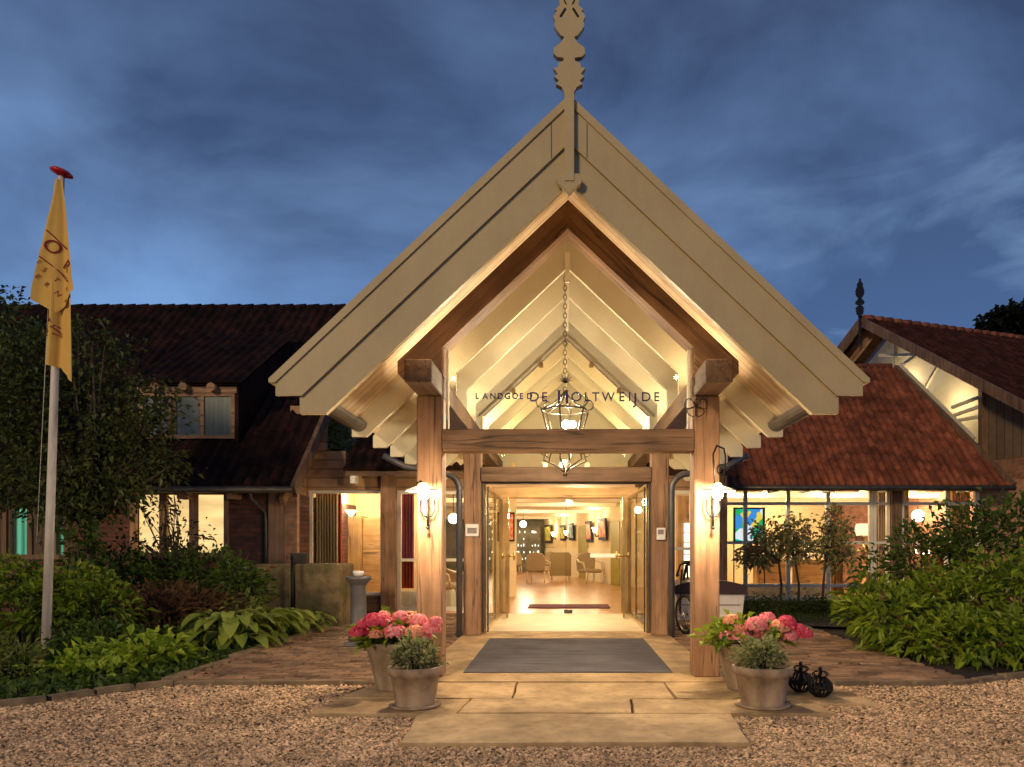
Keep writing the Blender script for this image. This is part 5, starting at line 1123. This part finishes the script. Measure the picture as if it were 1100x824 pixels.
# bollard
x_, y_ = gx(385, 697); t = thing('ash_bollard', (x_, y_, .0), 'grey metal ashtray column standing on the left brick paving', 'bollard')
m = MB(); m.box(x_-.24, x_+.24, y_-.2, y_+.2, -.02, .05, .01); m.build('plinth', 'kerb', t)
m = MB(); m.box(x_-.17, x_+.17, y_-.15, y_+.15, .05, .12, .01); m.lathe([(.145, .12), (.14, .2), (.115, .5), (.11, .92), (.13, .96), (.19, 1.02), (.19, 1.06), (.15, 1.07), (.14, 1.03)], (x_, y_, 0), 24); m.build('column', 'grey_metal', t)
m = MB(); m.lathe([(.06, 0), (.085, .06), (.08, .08)], (x_, y_, 1.06), 12); m.build('ashtray_bowl', 'sign_white', t)
# stone troughs
Yq = 14.0
for a, b, lb in ((273, 312, 'mossy square stone trough left of the thin black pole'), (316, 366, 'mossy square stone trough right of the thin black pole')):
    m = MB(); m.box(X(a, Yq), X(b, Yq), Yq, Yq+.9, -.03, Z(606, Yq), .03); o = m.build('stone_trough', 'sandstone_mossy'); tag(o, lb, 'stone trough')
m = MB(); m.tube([(X(314, 13.8), 13.8, 0), (X(314, 13.8), 13.8, Z(600, 13.8))], .03, 8); m.ball((X(314, 13.8), 13.8, Z(599, 13.8)), .045, 8); tag(m.build('thin_pole', 'iron'), 'thin black pole standing between the two stone troughs', 'pole')
m = MB(); m.lathe([(.14, 0), (.18, .2), (.195, .21), (.17, .2), (.13, .03)], (X(322, 14.3), 14.3, Z(606, Yq)), 18); tag(m.build('zinc_bucket', 'grey_metal'), 'small zinc bucket on top of the stone trough', 'bucket')
# cargo tricycle
YC = 13.1; cx0, cx1 = X(726, YC), X(800, YC); t = thing('cargo_tricycle', ((cx0+cx1)/2, YC, .02), 'cargo tricycle with white box and brown padded cover behind right post', 'tricycle')
m = MB(); zA, zB = Z(666, YC), Z(637, YC)
m.extr([(cx0+.08, YC, zA), (cx1-.05, YC, zA), (cx1, YC, zB), (cx0, YC, zB)], (0, 1.0, 0)); bxo = m.build('box', 'white_box', t)
m = MB(); m.box(cx0+.1, cx1-.08, YC-.008, YC-.001, zB-.22, zB-.2); m.build('box_seam', 'sign_grey', bxo)
m = MB(); n_ = 12; pr = [(cx0-.03, zB-.02)]+[(cx0-.03+(cx1-cx0+.06)*k/n_, zB+.06+.16*math.sin(PI*min(max((k/n_), .02), .98))**.35) for k in range(n_+1)]+[(cx1+.03, zB-.02)]
m.xz(pr, YC-.04, YC+1.04); m.build('cover', 'brown_vinyl', t)
def wheel(c, r, ax, name='wheel'):
    ax = Vector(ax).normalized(); u = Vector((0, 0, 1)); v = ax.cross(u)
    m = MB(); m.tube([Vector(c)+(u*math.cos(a)+v*math.sin(a))*r for a in [k*PI/14 for k in range(28)]], .028, 8, closed=True); w_ = m.build(name, 'rubber', t)
    m = MB(); m.tube([Vector(c)+(u*math.cos(a)+v*math.sin(a))*(r-.035) for a in [k*PI/14 for k in range(28)]], .014, 6, closed=True)
    for k in range(14): a = k*PI/7; m.tube([Vector(c), Vector(c)+(u*math.cos(a)+v*math.sin(a))*(r-.035)], .005, 4)
    m.tube([Vector(c)-ax*.05, Vector(c)+ax*.05], .03, 8); m.build('rim', 'chrome', w_)
wheel((X(736.5, 12.7), 12.75, .34), .315, (1, .35, 0)); wheel((cx1-.05, 14.0, .34), .315, (1, .35, 0)); wheel((cx0+.45, 15.0, .34), .33, (1, .1, 0))
m = MB(); m.tube([(cx0+.45, 15.0, .34), (cx0+.45, 14.5, .7), (cx0+.3, 14.2, .8), (cx0+.2, 13.2, 1.15)], .025); m.tube([(cx0+.45, 14.5, .7), (cx0+.45, 14.6, 1.15)], .02); m.tube([(X(731, 12.8), 12.85, .34), (X(731, 12.9), 12.9, .75), (X(733, 12.9), 12.95, 1.1)], .016); m.tube([(X(731, 12.8), 12.8, .72), (X(741, 12.8), 12.8, .70), (X(743, 12.8), 12.85, .5)], .012); m.build('bicycle_frame', 'iron', t)
m = MB(); m.tube([(X(728, 12.9), 12.95, 1.02), (X(731, 12.9), 12.93, 1.18), (X(738, 12.9), 12.93, 1.22), (X(744, 12.9), 12.95, 1.14)], .018); m.ball((X(728, 12.9), 12.95, 1.0), .03, 8); m.build('handlebar', 'iron', t)
m = MB(); m.box(cx0+.36, cx0+.54, 14.45, 14.8, 1.15, 1.22, .03); m.build('saddle', 'rubber', t)

# ------------------------------------------------------------------ vegetation
def shrub(name, parts, label, cat, leafm, L_, W_, per=14, dens=1.0, spread=.08, stems=True, group=None, jit=.45, surf=.6):
    c0 = parts[0]; t = thing(name, (c0[0][0], c0[0][1], 0), label, cat, group)
    Ps = []; Ds = []
    for c, r in parts:
        nC = int(dens*42*(r[0]*r[1]+r[0]*r[2]+r[1]*r[2])); P, D = clump_points(c, r, max(nC, 10), per, spread, surf, -.85); Ps.append(P); Ds.append(D)
    P = np.concatenate(Ps); D = np.concatenate(Ds); k = P[:, 2] > .03; P = P[k]; D = D[k]; leaves('foliage', P, D, L_, W_, leafm, t, jit=jit, droop=.25)
    if stems: q_ = RNG.random(len(P)) < .025; leaves('dry_leaves', P[q_], D[q_], L_*.9, W_, 'leaf_red', t, jit=.8, droop=.5)
    if stems:
        m = MB()
        for c, r in parts:
            for k in range(7):
                a = random.random()*6.28; e_ = (c[0]+r[0]*.6*math.cos(a), c[1]+r[1]*.6*math.sin(a), c[2]+r[2]*random.uniform(.1, .6)); m.tube([(c[0]+.1*math.cos(a), c[1]+.1*math.sin(a), -.02), ((c[0]+e_[0])/2, (c[1]+e_[1])/2, e_[2]*.5), e_], [.02, .014, .006], 5)
        m.build('stems', 'bark', t)
    return t
def tree(name, base, trunk_h, tr, crown, label, leafm, L_, W_, per=16, dens=1, limbs=9, spread=.14, surf=.45, cat='tree', bark='bark'):
    t = thing(name, base, label, cat); bx_, by_, bz = base; m = MB()
    top = Vector((bx_+random.uniform(-.1, .1), by_, bz+trunk_h)); m.tube([(bx_, by_, bz-.03), (bx_+.03, by_, bz+trunk_h*.5), top], [tr, tr*.8, tr*.65], 10)
    for c, r in crown:
        for k in range(limbs):
            d = Vector((random.gauss(0, 1), random.gauss(0, 1), random.gauss(.2, .8))).normalized(); e_ = Vector((c[0]+d.x*r[0]*.8, c[1]+d.y*r[1]*.8, c[2]+d.z*r[2]*.8)); md = top.lerp(e_, .5)+Vector((random.gauss(0, .08), random.gauss(0, .08), .08))
            m.tube([top-Vector((0, 0, .05)), md, e_], [tr*.4, tr*.25, tr*.08], 6)
    m.build('trunk', bark, t); Ps = []; Ds = []
    for c, r in crown:
        nC = int(dens*30*(r[0]*r[1]+r[0]*r[2]+r[1]*r[2])); P, D = clump_points(c, r, max(nC, 8), per, spread, surf, -1); Ps.append(P); Ds.append(D)
    leaves('crown', np.concatenate(Ps), np.concatenate(Ds), L_, W_, leafm, t, jit=.6, droop=.3); return t
# big tree at left
def E(px, py, Y, wx, wz, wy=None): q = at(px, py, Y); s = Y/800; return ((q.x, q.y, q.z), (wx*s, (wy or wx)*s, wz*s))
tree('broadleaf_tree', (X(95, 12.2), 12.2, 0), 1.9, .13, [E(20, 430, 12, 66, 60), E(92, 415, 12.3, 36, 30), E(132, 468, 12, 44, 26), E(65, 498, 12, 62, 40), E(-2, 345, 12.6, 26, 38), E(52, 366, 12.6, 26, 20), E(10, 525, 12.2, 38, 22), E(176, 498, 12.2, 24, 12), E(112, 376, 12.2, 26, 10), E(152, 425, 12.3, 34, 11), E(20, 385, 12, 34, 26), E(118, 522, 12, 40, 18), E(84, 350, 12.4, 12, 8), E(168, 455, 12.1, 26, 9), E(75, 545, 12, 50, 12)],
     'big dark leafy tree at left partly hiding the barn and flagpole', 'leaf_tree', .105, .06, per=14, dens=2.4, limbs=5, spread=.14, surf=.3)
shrub('climbing_plant', [((XE+.22, 17.6, 3.9), (.22, .9, .75)), ((XE+.3, 17.2, 3.6), (.3, .5, .4))], 'pale leafy climber in the gap under the left canopy eave', 'climber', 'leaf_silver', .13, .08, dens=3)
m = None
tree('conifer_tree', (27.5, 45, 0), 11, .3, [E(1085, 350, 45, 22, 9), E(1098, 344, 45, 12, 9), E(1066, 352, 46, 8, 4)], 'dark tree top rising above the barn ridge at far right', 'leaf_black', .5, .3, dens=1.2, spread=.3)
# left bed
tree('maple_shrub', (X(185, 12.8), 12.8, 0), 1.0, .04, [E(165, 550, 12.8, 16, 12), E(200, 575, 12.8, 26, 16), E(178, 592, 12.6, 28, 16), E(138, 585, 12.6, 20, 16), E(182, 538, 12.9, 9, 12)], 'slender dark leaved shrub standing before the lit barn windows', 'leaf_maple', .11, .05, per=6, dens=1.7, spread=.1, cat='shrub')
shrub('laurel_bush', [E(25, 645, 11, 50, 38), E(75, 648, 11, 45, 32), E(115, 652, 10.8, 30, 30)], 'bright green laurel bush right behind the flagpole foot', 'shrub', 'leaf_green', .17, .065, dens=1.6)
shrub('dark_hedge_bush', [E(165, 632, 12.6, 45, 32), E(215, 625, 12.8, 42, 30), E(252, 635, 12.6, 30, 36)], 'dark green bush below the lit barn windows', 'shrub', 'leaf_dark', .15, .06, dens=1.6)
shrub('viburnum_bush', [E(92, 592, 11.8, 24, 24), E(100, 608, 12.4, 24, 16), E(125, 612, 12.4, 24, 18)], 'dark shrub between the tree trunk and the brick wall', 'shrub', 'leaf_dark', .13, .08, dens=1.2)
shrub('lavender_bush', [E(20, 725, 8.7, 34, 28), E(-10, 715, 8.8, 30, 32)], 'grey green lavender clump at the lower left corner', 'shrub', 'leaf_lav', .13, .02, per=26, dens=3.2, spread=.05)
shrub('geranium_patch', [E(150, 700, 10.2, 45, 18), E(110, 690, 10.3, 40, 18), E(200, 690, 11, 35, 14), E(80, 705, 9.6, 40, 20)], 'mixed low dark green ground plants right of the flagpole', 'plant', 'leaf_dark', .1, .05, dens=2, stems=False)
shrub('fern_patch', [E(85, 722, 8.9, 34, 16), E(130, 712, 9.2, 40, 16), E(170, 705, 9.6, 34, 14), E(110, 730, 8.6, 30, 10)], 'bright lime green low leafy patch along the kerb', 'plant', 'leaf_lime', .16, .085, per=10, dens=2.4, stems=False, jit=.35)
shrub('ornamental_grass', [E(175, 665, 11.6, 40, 26), E(215, 662, 11.8, 30, 24)], 'reddish brown ornamental grass tuft in the left bed', 'plant', 'leaf_red', .3, .018, per=16, dens=1.6, stems=False, jit=.25)
shrub('rosemary_bush', [E(232, 655, 12.2, 22, 18), E(262, 662, 12, 20, 14)], 'small olive green bush between grass tuft and hostas', 'shrub', 'leaf_lav', .12, .03, per=18, dens=2)
def hosta(px, py, Y, sc, label, mat='leaf_hosta'):
    q = at(px, py, Y); t = thing('hosta', (q.x, Y, 0), label, 'plant', 'hostas along the brick path'); V = []; F = []
    for k in range(60):
        a = random.uniform(0, 2*PI); el = random.uniform(.15, 1.1); L_ = sc*random.uniform(.2, .36); W_ = L_*.55; st = sc*random.uniform(.1, .45)
        d = Vector((math.cos(a), math.sin(a), 0)); s_ = Vector((-math.sin(a), math.cos(a), 0)); p0 = Vector((q.x, Y, .02))+d*st+Vector((0, 0, sc*.5*math.sin(el)*.9)); b = len(V); nr_ = 7
        for i in range(nr_):
            u = i/(nr_-1); w_ = W_*(math.sin(PI*min(u*.92+.08, 1))**.75)*.5; c = p0+d*L_*u+Vector((0, 0, L_*(.35*u-.75*u*u)))
            V += [(c+s_*w_+Vector((0, 0, w_*.35)))[:], c[:], (c-s_*w_+Vector((0, 0, w_*.35)))[:]]
        for i in range(nr_-1): r = b+i*3; F += [(r, r+1, r+4, r+3), (r+1, r+2, r+5, r+4)]
    npmesh('leaves', V, F, mat, t, smooth=True)
    m = MB()
    for k in range(14): a = random.uniform(0, 2*PI); r = sc*random.uniform(.1, .4); m.tube([(q.x, Y, -.02), (q.x+r*math.cos(a), Y+r*math.sin(a), sc*.4)], .008, 5)
    m.build('stalks', mat, t)
hosta(250, 680, 11.2, 1.25, 'largest hosta at the left end of the row by the path'); hosta(278, 676, 11.8, 1.1, 'hosta in the middle of the row beside the brick path')
hosta(303, 668, 12.6, 1.0, 'third hosta in front of the stone troughs'); hosta(332, 665, 13.2, .7, 'smallest hosta at the right end below the troughs')
# flower spikes stems near hostas
# right bed
shrub('cherry_laurel', [E(965, 665, 10.8, 50, 32), E(1020, 655, 11.2, 55, 42), E(1075, 650, 11, 50, 55), E(1040, 690, 10, 50, 24), E(985, 690, 10.4, 38, 22), E(1095, 690, 9.8, 45, 30), E(935, 652, 11.8, 32, 28)], 'broad bright green shrub with pointed leaves in the right bed', 'shrub', 'leaf_green', .18, .07, per=13, dens=1.7)
shrub('tall_laurel', [E(950, 625, 13, 30, 25), E(1000, 610, 13, 45, 40), E(1060, 590, 12.6, 50, 48), E(1090, 570, 12.4, 40, 40), E(1030, 570, 13, 26, 26), E(985, 580, 13.2, 18, 16)], 'tall darker shrub behind the bright one at the right edge', 'shrub', 'leaf_dark', .16, .055, per=10, dens=1.3, spread=.12)
m = MB(); m.box(3.4, 8.6, 14.7, 19.4, -.03, .0)
shrub('clipped_hedge', [((4.3+i*.5, 16.6+.1*(i % 2), .12), (.35, .35, .2)) for i in range(8)], 'low clipped hedge along the gravel in front of the right windows', 'hedge', 'leaf_box', .07, .04, per=18, dens=4, stems=False)
m = MB(); m.add([(3.3, 14.5, -.004), (9.5, 12.5, -.004), (12, 19.6, -.004), (3.3, 19.6, -.004)], [(0, 1, 2, 3)]); struct(m.build('lawn_soil', 'soil'))
n = 9000; P = np.stack([RNG.uniform(3.5, 8.5, n), RNG.uniform(14.7, 19.4, n), np.zeros(n)], 1); go = leaves('grass', P, np.tile([0, 0, 1.], (n, 1)), .09, .012, 'leaf_box', jit=.4); tag(go, 'short dark grass before the right windows', 'grass', kind='stuff')
n = 11000; X_ = -4.5-RNG.random(n)*4.5; Y_ = 6.2+RNG.random(n)*9; k = Y_ > np.where(X_ > -5.4, 8.2+(X_+4.5)*1.25, 7.1+(X_+5.4)*.42); P = np.stack([X_[k], Y_[k], np.full(k.sum(), -.02)], 1); n = len(P)
go = leaves('ground_cover', P, np.tile([0, 0, 1.], (n, 1)), .12, .06, 'leaf_dark', jit=.9); tag(go, 'low mixed ground cover filling the left bed', 'ground cover', kind='stuff')
for i, (px, py, lb) in enumerate(((838, 648, 'left one of three small standard trees before the right windows'), (857, 650, 'middle one of three small standard trees before the right windows'), (883, 647, 'right one of three small standard trees before the right windows'))):
    Yt_ = 17.4; b = (X(px, Yt_), Yt_, 0); s_ = [(825, 590), (856, 585), (893, 592)][i]
    cr_ = [E(s_[0], s_[1]-12, Yt_, 20, 18), E(s_[0]+(-10, 0, 10)[i], s_[1]+5, Yt_, 20, 13)]
    if i == 2: cr_.append(E(898, 560, Yt_, 12, 16))
    if i == 0: cr_.append(E(808, 598, Yt_, 12, 9))
    tt = tree('standard_tree', b, Z(602, Yt_), .035, cr_, lb, 'leaf_std', .13, .07, per=8, dens=3.2, limbs=7, spread=.09, surf=.2)
    tt['group'] = 'standard trees before the right windows'
    for j in range(8):
        c = cr_[j % 2]; dq = Vector((random.gauss(0, .28), -abs(random.gauss(0, .2)), random.gauss(.1, .2))); flower_head((c[0][0]+dq.x, c[0][1]+dq.y, c[0][2]+dq.z), .12, 'petal_rust', tt, 60)

# climber leaves on the barn right, tiny ground leaves scatter (fallen leaves)
n = 500; P = np.stack([RNG.uniform(-4.3, 4.6, n), RNG.uniform(8.3, 15, n), np.full(n, .03)], 1); P = P[(P[:, 0] < -1.8) | (P[:, 0] > 1.9)]; D = RNG.normal(0, 1, (len(P), 3))*np.array([1, 1, .1])
fo_ = leaves('fallen_leaves', P, D, .05, .03, 'leaf_red', jit=.2, droop=0); tag(fo_, 'scattered dry fallen leaves on the brick paving', 'leaves', kind='stuff')

# ceiling light labels
for i, o in enumerate(_cl): pass

# ------------------------------------------------------------------ to metres
for o in SC.objects:
    o.location = o.location*G
    if o.type == 'LIGHT' and o.data.type != 'SUN':
        o.data.energy *= G*G
        if o.data.type == 'POINT': o.data.shadow_soft_size *= G
        else: o.data.size *= G; o.data.size_y *= G
for me in bpy.data.meshes: me.transform(Matrix.Scale(G, 4))
